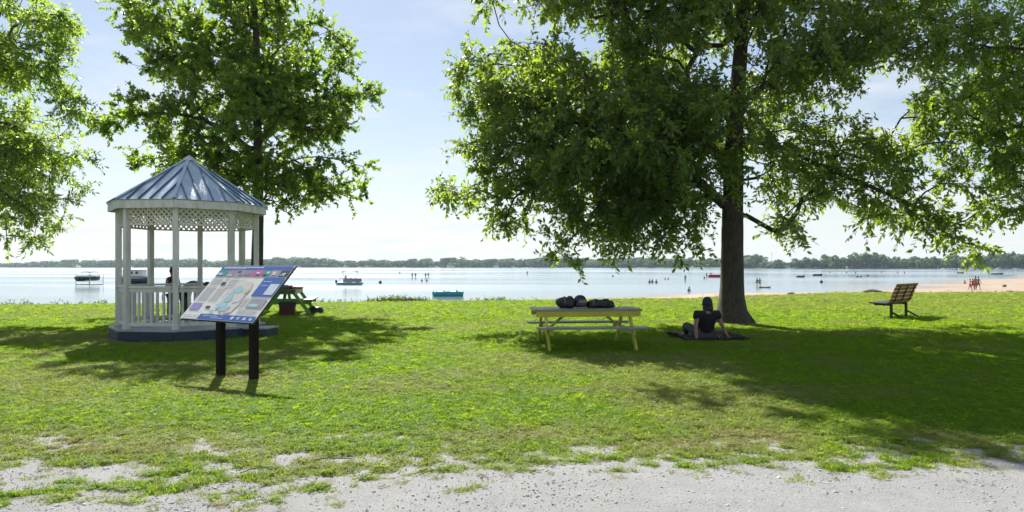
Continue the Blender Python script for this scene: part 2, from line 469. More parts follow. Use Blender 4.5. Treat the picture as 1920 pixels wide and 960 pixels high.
# the gravel path the picture is taken from
gx = np.arange(-24, 24.01, 0.4); gy = np.arange(-4, 7.01, 0.25)
GX, GY = np.meshgrid(gx, gy)
GZ = 0.012 * (fbm(GX * 0.8, GY * 0.8, 3) - 0.5) - 0.0 - 0.06 * np.clip(GY - 6.3, 0, 1) - 0.06 * np.clip(-2.6 - GY, 0, 1)
tag(link('gravel_path', np_mesh('gravel_path', np.stack([GX, GY, GZ], -1).reshape(-1, 3), grid_faces(*GX.shape), M['gravel'], True)), kind='structure')

# beach and lake bed
WX = np.array([-400, -120, -60, 0, 12, 25, 45, 73, 105, 150, 230, 420])
WY = np.array([38, 44, 50, 58, 72, 84, 98, 121, 158, 205, 300, 520])
def bed_z(x, y):
    d = y - np.interp(x, WX, WY)
    n = fbm(x * 0.030 + 5, y * 0.075 + 2, 4) - 0.5
    z = WATER_Z - 0.0135 * d
    z = np.where(d > 0, WATER_Z - 0.0052 * d - 0.00001 * d * d, np.minimum(z, WATER_Z + 0.9))
    z = z + n * 0.30 * np.exp(-(d / 75.0) ** 2) + 0.02 * (fbm(x * 0.5, y * 0.5, 2) - 0.5)
    return np.maximum(z, WATER_Z - 3.5)
bx = np.concatenate([-np.geomspace(900, 42, 30), np.arange(-40, 140, 1.6), np.geomspace(142, 900, 40)])
by = np.concatenate([np.arange(24, 230, 1.5), np.geomspace(232, 1500, 40)])
BX, BY = np.meshgrid(bx, by)
tag(link('beach', np_mesh('beach', np.stack([BX, BY, bed_z(BX, BY)], -1).reshape(-1, 3), grid_faces(*BX.shape), M['sand'], True)), kind='structure')

# lake: clear in the shallows, mirror-like at a low angle, finely rippled
m, n, l, b = base_mat('lake_water'); n.remove(b)
tr = n.new('ShaderNodeBsdfTransparent'); tr.inputs[0].default_value = (0.72, 0.84, 0.85, 1)
gl = n.new('ShaderNodeBsdfGlossy'); gl.inputs[0].default_value = (0.86, 0.94, 1, 1)
fr = n.new('ShaderNodeFresnel'); fr.inputs['IOR'].default_value = 1.33
rip = N(n, l, 1.6, 3, 0.6, (0.45, 1.0, 1)); sw = N(n, l, 0.16, 2, 0.5, (0.3, 1.0, 1))
add = n.new('ShaderNodeMath'); add.operation = 'MULTIPLY_ADD'; l.new(sw, add.inputs[0]); add.inputs[1].default_value = 2.5; l.new(rip, add.inputs[2])
bp = n.new('ShaderNodeBump'); bp.inputs['Strength'].default_value = 0.25; bp.inputs['Distance'].default_value = 0.016
l.new(add.outputs[0], bp.inputs['Height']); l.new(bp.outputs[0], gl.inputs['Normal'])
wind = N(n, l, 0.010, 3, 0.6, (0.35, 1.6, 1))
rr = n.new('ShaderNodeMapRange'); l.new(wind, rr.inputs[0]); rr.inputs[1].default_value = 0.4; rr.inputs[2].default_value = 0.62
rr.inputs[3].default_value = 0.07; rr.inputs[4].default_value = 0.17
l.new(rr.outputs[0], gl.inputs['Roughness'])
ms = n.new('ShaderNodeMixShader'); l.new(fr.outputs[0], ms.inputs[0]); l.new(tr.outputs[0], ms.inputs[1]); l.new(gl.outputs[0], ms.inputs[2])
l.new(ms.outputs[0], n['Material Output'].inputs[0])
M['water'] = m
tag(MB().add([(-4500, 20, WATER_Z), (4500, 20, WATER_Z), (4500, 4200, WATER_Z), (-4500, 4200, WATER_Z)], [(0, 1, 2, 3)]).build('lake_water', M['water']), kind='structure')

# the far shore: a low strip of land, nearer on the right
FX = np.array([-2600, -1300, -400, 0, 250, 420, 620, 900, 1700])
FY = np.array([2150, 1950, 1750, 1700, 1500, 1180, 1000, 900, 860])
def shore_y(x): return np.interp(x, FX, FY)
lx = np.linspace(-2600, 1700, 160); k = np.array([0, 6, 14, 60, 400, 2000.])
LX = np.repeat(lx[None], len(k), 0); LY = shore_y(lx)[None] + k[:, None] + 14 * (fbm(LX * 0.02, LX * 0 + 2) - 0.5) * (k[:, None] < 100)
LZ = WATER_Z + np.array([-0.5, 0.3, 0.9, 1.6, 4, 10])[:, None] + 0 * LX
M['farland'] = mat('far_bank', (0.10, 0.11, 0.05), (0.06, 0.07, 0.03), 0.9, 0.05)
tag(link('far_shore', np_mesh('far_shore', np.stack([LX, LY, LZ], -1).reshape(-1, 3), grid_faces(*LX.shape), M['farland'], True)), kind='structure')

# ------------------------------------------------------------------ scattered grass and stones
def scatter(name, P, rot, scl, dry, protos, kind_label):
    me = bpy.data.meshes.new(name)
    me.vertices.add(len(P)); me.vertices.foreach_set('co', np.asarray(P, np.float32).ravel())
    a = me.attributes.new('rot', 'FLOAT_VECTOR', 'POINT'); a.data.foreach_set('vector', np.asarray(rot, np.float32).ravel())
    a = me.attributes.new('scl', 'FLOAT_VECTOR', 'POINT'); a.data.foreach_set('vector', np.asarray(scl, np.float32).ravel())
    a = me.attributes.new('dry', 'FLOAT', 'POINT'); a.data.foreach_set('value', np.asarray(dry, np.float32))
    me.update()
    o = link(name, me)
    tag(o, kind_label, name, kind='stuff')
    c = bpy.data.collections.new(name + '_pieces')
    for p in protos: c.objects.link(p)
    ng = bpy.data.node_groups.new(name + '_scatter', 'GeometryNodeTree')
    ng.interface.new_socket('Geometry', in_out='INPUT', socket_type='NodeSocketGeometry')
    ng.interface.new_socket('Geometry', in_out='OUTPUT', socket_type='NodeSocketGeometry')
    nn, ll = ng.nodes, ng.links
    gi, go = nn.new('NodeGroupInput'), nn.new('NodeGroupOutput')
    ip = nn.new('GeometryNodeInstanceOnPoints')
    ci = nn.new('GeometryNodeCollectionInfo'); ci.inputs['Collection'].default_value = c
    ci.inputs['Separate Children'].default_value = True
    ci.inputs['Reset Children'].default_value = True
    ra = nn.new('GeometryNodeInputNamedAttribute'); ra.data_type = 'FLOAT_VECTOR'; ra.inputs[0].default_value = 'rot'
    sa = nn.new('GeometryNodeInputNamedAttribute'); sa.data_type = 'FLOAT_VECTOR'; sa.inputs[0].default_value = 'scl'
    ll.new(gi.outputs[0], ip.inputs['Points']); ll.new(ci.outputs[0], ip.inputs['Instance'])
    ip.inputs['Pick Instance'].default_value = True
    ll.new(ra.outputs[0], ip.inputs['Rotation']); ll.new(sa.outputs[0], ip.inputs['Scale'])
    ll.new(ip.outputs[0], go.inputs[0])
    md = o.modifiers.new('scatter', 'NODES'); md.node_group = ng
    return o

rng = np.random.default_rng(11)
def tuft(name, nb, h, spread, w, lean):
    V, F = [], []
    for i in range(nb):
        a = rng.uniform(0, 6.28); r = spread * math.sqrt(rng.random())
        bx_, by_ = r * math.cos(a), r * math.sin(a)
        hh = h * rng.uniform(0.45, 1.1); d = rng.uniform(0, 6.28); ln = lean * rng.uniform(0.3, 1.3) * hh
        dx, dy = math.cos(d), math.sin(d); px_, py_ = -dy, dx
        ww = w * rng.uniform(0.7, 1.3) / 2
        k0 = len(V)
        V += [(bx_ - px_ * ww, by_ - py_ * ww, -0.01), (bx_ + px_ * ww, by_ + py_ * ww, -0.01),
              (bx_ + dx * ln * 0.4 - px_ * ww * 0.8, by_ + dy * ln * 0.4 - py_ * ww * 0.8, hh * 0.6), (bx_ + dx * ln * 0.4 + px_ * ww * 0.8, by_ + dy * ln * 0.4 + py_ * ww * 0.8, hh * 0.6),
              (bx_ + dx * ln, by_ + dy * ln, hh * rng.uniform(0.82, 1.0))]
        F += [(k0, k0 + 1, k0 + 3), (k0, k0 + 3, k0 + 2), (k0 + 2, k0 + 3, k0 + 4)]
    return bpy.data.objects.new(name, np_mesh(name, V, F, M['grass']))
def clover(name, nb):
    V, F = [], []
    for i in range(nb):
        a = rng.uniform(0, 6.28); r = 0.07 * math.sqrt(rng.random()); cx, cy, cz = r * math.cos(a), r * math.sin(a), rng.uniform(0.02, 0.05)
        for j in range(3):
            b0 = a + j * 2.094; s = rng.uniform(0.010, 0.016); tl = rng.uniform(-0.4, 0.4)
            k0 = len(V); ux, uy = math.cos(b0), math.sin(b0)
            V += [(cx, cy, cz), (cx + ux * s - uy * s * 0.6, cy + uy * s + ux * s * 0.6, cz + tl * s), (cx + ux * 1.5 * s, cy + uy * 1.5 * s, cz + tl * s * 1.4), (cx + ux * s + uy * s * 0.6, cy + uy * s - ux * s * 0.6, cz + tl * s)]
            F += [(k0, k0 + 1, k0 + 2), (k0, k0 + 2, k0 + 3)]
    return bpy.data.objects.new(name, np_mesh(name, V, F, M['grass']))
tufts = [tuft('grass_tuft', 18, 0.055, 0.06, 0.0055, 0.8), tuft('grass_tuft', 14, 0.07, 0.05, 0.005, 0.6),
         tuft('grass_tuft', 22, 0.042, 0.075, 0.006, 1.0), clover('clover_tuft', 12)]
pts = []
def strip(y0, y1, dens, sc, half=0.80, extra=1.2):
    a = ((y1 - y0) * (half * (y0 + y1) + 2 * extra)); k_ = int(a * dens)
    y = rng.uniform(y0, y1, k_ * 2); x = rng.uniform(-1, 1, k_ * 2) * (half * y1 + extra)
    ok = np.abs(x) < half * y + extra
    x, y = x[ok], y[ok]
    s = np.full(len(x), sc)
    return np.stack([x, y, s], 1)
for y0, y1, dn, sc in ((3.6, 6.5, 800, 0.66), (6.5, 9, 760, 0.76), (9, 13, 560, 0.86), (13, 19, 330, 1.0), (19, 29, 170, 1.25), (29, 44, 70, 1.6)):
    pts.append(strip(y0, y1, dn, sc))
pts = np.concatenate(pts)
x, y, s = pts.T
mk = grass_mask(x, y)
keep = rng.random(len(x)) < np.clip((mk - 0.12) / 0.75, 0.004, 1) ** 1.6
keep &= y < lawn_edge(x) + 0.8
GAZ = Vector((-7.285, 15.403, 0))
keep &= np.hypot(x - GAZ.x, y - GAZ.y) > 1.72
keep &= np.hypot(x - 5.94, y - 18.46) > 0.42
dr = dryness(x, y)
keep &= rng.random(len(x)) > dr * 0.45 * ((y < 12) & (y > 6.4))
x, y, s, dr, mk = x[keep], y[keep], s[keep], dr[keep], mk[keep]
patch = fbm(x * 0.9, y * 0.9, 3)
hs = 0.68 * s * np.clip(0.6 + 0.7 * patch, 0.55, 1.2) * np.clip(0.45 + 0.6 * mk, 0.5, 1.0)
tall = (rng.random(len(x)) < 0.012) & (y < 7.2) & (y > 4.6); hs[tall] *= 2.1
rot = np.stack([rng.normal(0, 0.25, len(x)), rng.normal(0, 0.25, len(x)), rng.uniform(0, 6.28, len(x))], 1)
w_ = s * rng.uniform(0.8, 1.25, len(x))
drv = np.clip(dr * rng.uniform(0.4, 1.3, len(x)) + (rng.random(len(x)) < 0.05) * 0.6, 0, 1)
scatter('grass', np.stack([x, y, lawn_z(x, y)], 1), rot, np.stack([w_, w_, hs], 1), drv, tufts, 'short mown green grass with clover across the lawn')

def stone(name, seed):
    r_ = np.random.default_rng(seed)
    import bmesh
    bm = bmesh.new(); bmesh.ops.create_icosphere(bm, subdivisions=1, radius=1)
    sx, sy, sz = r_.uniform(0.7, 1.2), r_.uniform(0.6, 1.0), r_.uniform(0.4, 0.7)
    for v in bm.verts:
        v.co *= r_.uniform(0.75, 1.15); v.co.x *= sx; v.co.y *= sy; v.co.z *= sz
    me = bpy.data.meshes.new(name); bm.to_mesh(me); bm.free(); me.materials.append(M['pebble'])
    return bpy.data.objects.new(name, me)
k_ = 52000
y = rng.uniform(3.3, 7.0, k_); x = rng.uniform(-1, 1, k_) * (0.8 * y + 1.0)
mk = grass_mask(x, y); keep = (mk < 0.5) & (rng.random(k_) < np.clip((fbm(x * 1.4, y * 1.4, 3) - 0.2) * 2.2, 0.15, 1)); x, y = x[keep], y[keep]
sz = np.clip(rng.lognormal(-5.4, 0.55, len(x)), 0.0022, 0.02)
scatter('gravel', np.stack([x, y, 0.002 + 0 * x], 1), rng.uniform(-0.4, 0.4, (len(x), 3)) + np.stack([0 * x, 0 * x, rng.uniform(0, 6.28, len(x))], 1),
        np.stack([sz, sz, sz], 1), 0 * x, [stone('pebble', i) for i in range(4)], 'loose grey crushed stones on the gravel path')

# ------------------------------------------------------------------ trees
def leaves(rng, O, D, L, per, size, aspect, droop, up=0.0, fold=0.25, leaf_droop=0.35, wide=False):
    """leaves along twigs: O origin, D direction, L length (arrays); returns verts, faces, tint"""
    T = len(O)
    t = (np.arange(per)[None, :] + rng.random((T, per))) / per
    t = 0.12 + 0.9 * t
    P = O[:, None, :] + D[:, None, :] * (L[:, None] * t)[..., None]
    P[..., 2] -= droop * (L[:, None] * t) ** 2
    P = P.reshape(-1, 3)
    Dm = np.repeat(D, per, 0)
    rnd = rng.normal(size=Dm.shape)
    side = np.cross(Dm, rnd); side /= np.linalg.norm(side, axis=1, keepdims=True) + 1e-9
    ld = Dm * rng.uniform(0.2, 1.0, (len(Dm), 1)) + side * 0.9
    ld[:, 2] += up - leaf_droop * rng.uniform(0.2, 1.8, len(Dm))
    ld /= np.linalg.norm(ld, axis=1, keepdims=True) + 1e-9
    nn = rng.normal(size=Dm.shape) * 0.8; nn[:, 2] += 1.0
    wv = np.cross(nn, ld); wv /= np.linalg.norm(wv, axis=1, keepdims=True) + 1e-9
    nv = np.cross(ld, wv)
    s = size * rng.uniform(0.6, 1.25, (len(P), 1)); w = s * aspect * 0.5
    tint1 = np.clip(rng.normal(0.5, 0.25, len(P)) + np.repeat(rng.normal(0, 0.18, T), per), 0, 1)
    if not wide:
        V = np.stack([P, P + ld * s * 0.45 - wv * w + nv * w * fold, P + ld * s, P + ld * s * 0.45 + wv * w + nv * w * fold], 1)
        b = np.arange(len(P))[:, None] * 4
        F = np.concatenate([b + np.array([[0, 1, 2]]), b + np.array([[0, 2, 3]])])
        return V.reshape(-1, 3), F, np.repeat(tint1, 4)
    # lobed leaf: stalk end, two side lobes, tip
    V = np.stack([P, P + ld * s * 0.35 - wv * w + nv * w * fold, P + ld * s * 0.55 - wv * w * 0.35, P + ld * s,
                  P + ld * s * 0.55 + wv * w * 0.35, P + ld * s * 0.35 + wv * w + nv * w * fold], 1)
    b = np.arange(len(P))[:, None] * 6
    F = np.concatenate([b + np.array([q]) for q in ([0, 1, 2], [0, 2, 3], [0, 3, 4], [0, 4, 5])])
    return V.reshape(-1, 3), F, np.repeat(tint1, 6)

def tubes_np(curves, sides=5):
    """curves: list of (points k x 3, radii k) -> verts, quads"""
    VV, FF, off = [], [], 0
    ang = np.arange(sides) * 2 * np.pi / sides
    for P, r in curves:
        P = np.asarray(P, float); k = len(P)
        tg = np.gradient(P, axis=0); tg /= np.linalg.norm(tg, axis=1, keepdims=True) + 1e-9
        ref = np.array([0.3, 0.2, 1.0]) if abs(tg[0, 2]) < 0.85 else np.array([1.0, 0.2, 0.1])
        x = np.cross(ref, tg); x /= np.linalg.norm(x, axis=1, keepdims=True) + 1e-9
        y = np.cross(tg, x)
        ring = P[:, None] + (x[:, None] * np.cos(ang)[None, :, None] + y[:, None] * np.sin(ang)[None, :, None]) * np.asarray(r)[:, None, None]
        VV.append(ring.reshape(-1, 3))
        i = (np.arange(k - 1)[:, None] * sides + np.arange(sides)[None]).ravel(); j = (np.arange(k - 1)[:, None] * sides + (np.arange(sides)[None] + 1) % sides).ravel()
        FF.append(np.stack([i, j, j + sides, i + sides], 1) + off)
        off += k * sides
    return np.concatenate(VV), np.concatenate(FF)

def make_tree(name, label, trunk, trunk_r, limbs, lobes, n_anchor, twigs, twig_len, per, leaf, seed, leafmat, group=None, droop=0.35, outward=0.7, twig_down=0.25, first=2.0, flare=0.25, voids=0.30, bare=0.55):
    """trunk: world polyline; limbs: polylines starting near the trunk; lobes: (centre, radii, weight)"""
    rng = np.random.default_rng(seed)
    base = Vector(trunk[0])
    root = empty(name, base, 0, label, 'tree', group)
    B = np.array(base)
    tp = np.array([list(p) for p in trunk], float) - B
    # smooth resampled trunk
    def resample(P, step):
        P = np.asarray(P, float); d = np.r_[0, np.cumsum(np.linalg.norm(np.diff(P, axis=0), axis=1))]
        n_ = max(3, int(d[-1] / step) + 1); t_ = np.linspace(0, d[-1], n_)
        Q = np.stack([np.interp(t_, d, P[:, i]) for i in range(3)], 1)
        for _ in range(2): Q[1:-1] = (Q[:-2] + 2 * Q[1:-1] + Q[2:]) / 4
        return Q
    tr = resample(tp, 0.35)
    hgt = tr[-1, 2]
    # trunk mesh, rough round section with root flare
    sides = 20; VV = []
    for i, p in enumerate(tr):
        h = p[2]; rr_ = trunk_r * (1 - 0.72 * (h / hgt) ** 0.9) + flare * trunk_r * math.exp(-h / 0.30) + 0.02
        for k in range(sides):
            a = 2 * math.pi * k / sides
            wob = 1 + 0.06 * math.sin(3 * a + h * 0.6 + seed) + 0.05 * math.sin(5 * a + 1.3 * h) + flare * 0.5 * math.exp(-h / 0.16) * max(0, math.sin(4 * a + seed)) + rng.normal(0, 0.012)
            VV.append((p[0] + rr_ * wob * math.cos(a), p[1] + rr_ * wob * math.sin(a), p[2] - (0.12 if i == 0 else 0)))
    FF = [(i * sides + k, i * sides + (k + 1) % sides, (i + 1) * sides + (k + 1) % sides, (i + 1) * sides + k) for i in range(len(tr) - 1) for k in range(sides)]
    link('trunk', np_mesh('trunk', VV, FF, M['bark'], True), root)
    # skeleton nodes
    nodes = [p for p in tr if p[2] > first]; par = [-1] + list(range(len(nodes) - 1)); plen = [0.25 * i for i in range(len(nodes))]
    ntrunk = len(nodes)
    edges = []            # (parent, child) pairs beyond the trunk
    dirs = [np.array([0, 0, 1.0])] * len(nodes)
    limb_tips = []
    for L_ in limbs:
        Q = resample(np.array([list(p) for p in L_], float) - B, 0.4)
        j = int(np.argmin(np.linalg.norm(np.array(nodes) - Q[0], axis=1)))
        for qi, q in enumerate(Q[1:]):
            if qi > 0.45 * len(Q): limb_tips.append(len(nodes))
            nodes.append(q); par.append(j); plen.append(plen[j] + np.linalg.norm(q - nodes[j])); d = q - nodes[j]; dirs.append(d / (np.linalg.norm(d) + 1e-9)); j = len(nodes) - 1
    # anchors through the crown
    wts = np.array([w * r[0] * r[1] * r[2] for c, r, w in lobes]); wts = wts / wts.sum()
    A = []
    for (c, r, w), f in zip(lobes, wts):
        k = max(6, int(round(n_anchor * f)))
        u = rng.normal(size=(k, 3)); u /= np.linalg.norm(u, axis=1, keepdims=True)
        A.append(np.array(c) - B + u * (rng.random((k, 1)) ** 0.42) * np.array(r))
    A = np.concatenate(A); A = A[A[:, 2] > 1.0]
    clump = fbm(A[:, 0] * 0.55 + 30 + seed, A[:, 2] * 0.75 + 11, 2) + fbm(A[:, 1] * 0.55 + 9, A[:, 2] * 0.75 + A[:, 0] * 0.2 + seed, 2)
    A = A[clump > np.quantile(clump, voids)]
    axis_x = np.interp(A[:, 2], tr[:, 2], tr[:, 0]); axis_y = np.interp(A[:, 2], tr[:, 2], tr[:, 1])
    rad = np.hypot(A[:, 0] - axis_x, A[:, 1] - axis_y)
    A = A[rad > bare]; rad = rad[rad > bare]
    A = A[np.argsort(rad)]
    cap_ = len(nodes) + 4 * len(A) + 10
    NB = np.zeros((cap_, 3)); NB[:len(nodes)] = nodes; PL = np.zeros(cap_); PL[:len(nodes)] = plen; cnt = len(nodes)
    tips = list(limb_tips)
    for a in A:
        d = a[None] - NB[:cnt]; dist = np.linalg.norm(d, axis=1)
        cost = dist + 0.22 * PL[:cnt] + 0.5 * np.maximum(0, NB[:cnt, 2] - a[2] - 0.5)
        j = int(np.argmin(cost)); L = dist[j]
        if L < 0.05: continue
        p0 = NB[j]; c = p0 + dirs[j] * L * 0.35 + (a - p0) * 0.2 + rng.normal(0, 0.06 * L, 3); c[2] += 0.06 * L
        ns = 3 if L > 1.2 else 2 if L > 0.5 else 1
        pj = j
        for q in range(1, ns + 1):
            t_ = q / ns; pt = (1 - t_) ** 2 * p0 + 2 * t_ * (1 - t_) * c + t_ * t_ * a
            NB[cnt] = pt; dd = pt - NB[pj]; ln = np.linalg.norm(dd); dirs.append(dd / (ln + 1e-9)); par.append(pj); PL[cnt] = PL[pj] + ln; pj = cnt; cnt += 1
        tips.append(pj)
    # radii from the number of tips carried
    load = np.zeros(cnt); load[tips] = 1
    for i in range(cnt - 1, -1, -1):
        if par[i] >= 0 and i >= ntrunk: load[par[i]] += load[i]
    rbr = np.minimum(0.008 * np.maximum(load, 1) ** 0.5, trunk_r * 0.5)
    curves = []
    for i in range(ntrunk, cnt):
        j = par[i]
        r0 = min(rbr[j], rbr[i] * 1.25) if j >= ntrunk else rbr[i] * 1.3
        curves.append((np.array([NB[j], NB[i]]), [r0, rbr[i]]))
    # twigs
    tips = np.array(tips); TP = NB[tips]; TD = np.array([dirs[i] for i in tips])
    O = np.repeat(TP, twigs, 0); out = np.repeat(TD, twigs, 0) * outward
    rd = rng.normal(size=O.shape) * 0.75
    D = out + rd; D[:, 2] -= twig_down
    D /= np.linalg.norm(D, axis=1, keepdims=True)
    L = twig_len * rng.uniform(0.55, 1.25, len(O))
    for o, d, ln in zip(O, D, L):
        e = o + d * ln; e[2] -= droop * ln * ln; mdp = o + d * ln * 0.5; mdp[2] -= droop * ln * ln * 0.25
        curves.append((np.array([o, mdp, e]), [0.006, 0.0045, 0.003]))
    V, F = tubes_np(curves, 4)
    link('branches', np_mesh('branches', V, F, M['bark'], True), root)
    V, F, tint = leaves(rng, O, D, L, per, leaf['size'], leaf['aspect'], droop, leaf.get('up', 0), leaf_droop=leaf.get('hang', 0.35), wide=leaf.get('wide', False))
    link('crown', np_mesh('crown', V, F, leafmat, False, {'tint': tint}), root)
    return root

def lob(px, py, rx, ry, D, rd, w=1.0):
    k = D / FPX
    return (tuple(at(px, py, D)), (rx * k, rd, ry * k), w)

# the big ash in the middle right
TD_ = 18.46
def T(px, py, dd=0.0): return at(px, py, TD_ + dd)
ash_trunk = [(5.94, TD_, 0), tuple(T(1371, 480)), tuple(T(1374, 380)), tuple(T(1378, 250)), tuple(T(1388, 100)), tuple(T(1396, -60)), tuple(T(1385, -220))]
ash_limbs = [
    [T(1374, 400), T(1300, 330, -0.6), T(1220, 300, -1.2), T(1130, 300, -1.6), T(1040, 330, -1.8)],
    [T(1376, 330), T(1300, 230, 0.8), T(1190, 170, 1.2), T(1060, 130, 1.2), T(930, 120, 0.8)],
    [T(1376, 300), T(1290, 250, -1.4), T(1180, 250, -2.6), T(1060, 290, -3.0)],
    [T(1382, 260), T(1450, 270, -0.5), T(1560, 320, -1.0), T(1680, 370, -1.2), T(1790, 420, -1.0)],
    [T(1384, 200), T(1470, 130, -0.8), T(1560, 90, -1.4), T(1650, 60, -1.6)],
    [T(1378, 340), T(1440, 330, 1.0), T(1540, 360, 1.6), T(1640, 400, 1.8)],
    [T(1390, 80), T(1330, -20, -0.8), T(1240, -110, -1.4), T(1150, -150, -1.2)],
    [T(1394, 20), T(1470, -90, 0.6), T(1560, -170, 0.8)],
    [T(1376, 280), T(1370, 240, -1.5), T(1350, 200, -2.8), T(1330, 190, -3.8)],
    [T(1380, 220), T(1420, 160, -1.6), T(1460, 110, -2.8)],
    [T(1384, 160), T(1400, 80, 1.6), T(1430, 20, 3.0)],
]
W = TD_
ash_lobes = [
    lob(1150, 240, 170, 210, W - 0.6, 3.0, 1.25), lob(1300, 140, 190, 230, W, 3.6, 0.86), lob(1000, 190, 120, 140, W, 2.2, 1.10),
    lob(920, 170, 75, 60, W, 1.2, 1.30), lob(870, 115, 42, 28, W, 0.6, 2.20), lob(930, 290, 70, 55, W - 0.4, 1.2, 1.10), lob(905, 365, 65, 24, W - 0.5, 0.7, 2.00),
    lob(850, 362, 22, 12, W - 0.5, 0.4, 2.50), lob(945, 405, 38, 18, W - 0.5, 0.5, 1.60),
    lob(1000, 340, 100, 80, W - 0.8, 1.8, 1.00), lob(1180, 390, 120, 60, W - 1.2, 1.6, 1.40), lob(1060, 448, 36, 42, W - 1.6, 0.5, 3.20), lob(1120, 430, 65, 34, W - 1.6, 0.8, 2.00),
    lob(1190, 442, 80, 36, W - 1.5, 0.9, 2.40), lob(1265, 440, 60, 36, W - 1.2, 0.8, 1.80), lob(1240, 330, 150, 110, W - 1.0, 2.6, 0.90), lob(1330, 400, 70, 40, W - 0.4, 1.2, 0.90),
    lob(1460, 150, 130, 150, W - 0.4, 2.8, 0.71), lob(1570, 120, 120, 120, W - 0.6, 2.0, 1.49), lob(1470, 300, 100, 75, W - 0.4, 1.7, 0.68), lob(1580, 330, 100, 55, W - 0.8, 1.3, 1.57),
    lob(1690, 390, 85, 42, W - 1.1, 0.9, 1.93), lob(1775, 425, 60, 34, W - 1.1, 0.6, 2.10), lob(1836, 452, 16, 22, W - 1.1, 0.3, 2.80), lob(1840, 395, 50, 14, W - 1.0, 0.4, 1.57),
    lob(1480, 395, 70, 40, W + 0.6, 0.9, 0.55), lob(1640, 420, 60, 22, W + 1.4, 0.7, 1.05), lob(1670, 190, 100, 90, W - 0.8, 1.4, 1.40), lob(1700, 280, 80, 50, W - 0.8, 1.0, 1.22), lob(1680, 60, 80, 70, W - 0.6, 1.2, 1.40), lob(1600, 220, 60, 40, W, 1.0, 1.05),
    lob(1250, -110, 240, 150, W, 3.2, 1.87), lob(1440, -120, 230, 150, W, 3.2, 1.70), lob(1080, -40, 130, 90, W, 2.0, 1.70), lob(1370, -260, 190, 90, W, 2.8, 1.53), lob(1560, -200, 150, 90, W, 2.4, 1.36), lob(1700, -60, 120, 110, W, 2.0, 1.19), lob(1770, 330, 70, 40, W - 1.0, 0.8, 1.40), lob(1750, 120, 60, 60, W - 0.4, 1.0, 1.05), lob(1590, -80, 120, 90, W, 2.0, 1.19),
    lob(1240, 160, 120, 120, W - 3.0, 1.4, 0.45), lob(1400, 120, 170, 150, W + 2.8, 1.6, 0.68),
    lob(1080, -170, 100, 70, W, 1.8, 1.6), lob(1020, -100, 90, 80, W, 1.6, 1.4), lob(1200, -230, 150, 70, W, 2.2, 1.4), lob(1300, 260, 90, 110, W + 0.8, 1.6, 1.0),
    lob(960, -130, 90, 60, W, 1.4, 1.8), lob(900, -170, 60, 50, W, 1.2, 2.0), lob(1000, -195, 110, 60, W, 1.8, 1.7), lob(865, -110, 40, 40, W, 1.0, 2.0), lob(1100, -250, 120, 50, W, 1.8, 1.5), lob(990, -185, 50, 35, W - 2.7, 0.5, 2.0),
    lob(1720, 225, 85, 70, W - 0.6, 1.0, 2.6), lob(1640, 260, 70, 50, W - 0.6, 1.0, 1.6), lob(1470, 420, 60, 24, W - 0.3, 0.7, 1.6),
    lob(925, 2, 42, 16, W - 2.5, 0.5, 1.60),
]
make_tree('ash_tree', 'large spreading leafy tree with thick bare trunk beside the seated person', ash_trunk, 0.31, ash_limbs, ash_lobes, 4450, 6, 0.58, 14,
          dict(size=0.155, aspect=0.48, hang=0.26), 21, M['ash'], droop=0.18, first=2.6, flare=0.75, voids=0.25, bare=0.75)

# maple behind the gazebo
MD = 24.0
def Q(px, py, dd=0.0): return at(px, py, MD + dd)
mb = Q(483, 500); mb.z = 0.0
maple_trunk = [tuple(mb), tuple(Q(482, 500)), tuple(Q(485, 420)), tuple(Q(484, 300)), tuple(Q(482, 180)), tuple(Q(480, 60)), tuple(Q(470, -90))]
maple_limbs = [
    [Q(485, 340), Q(540, 300, -0.5), Q(600, 290, -0.8), Q(680, 312, -0.8)], [Q(484, 270), Q(540, 210, 0.4), Q(610, 180, 0.6), Q(680, 175, 0.6)],
    [Q(484, 290), Q(420, 240, -0.6), Q(340, 210, -1.0), Q(230, 215, -1.2)], [Q(483, 330), Q(420, 300, 0.8), Q(340, 290, 1.2), Q(270, 300, 1.2)],
    [Q(482, 180), Q(420, 110, 0.4), Q(340, 60, 0.6), Q(250, 20, 0.6)], [Q(481, 140), Q(540, 70, -0.4), Q(590, 30, -0.6), Q(630, 70, -0.6)],
    [Q(483, 230), Q(470, 190, -1.6), Q(450, 170, -2.8)], [Q(483, 200), Q(500, 150, 1.6), Q(520, 120, 2.8)], [Q(480, 100), Q(450, 30, -1.4), Q(430, -20, -2.2)],
]
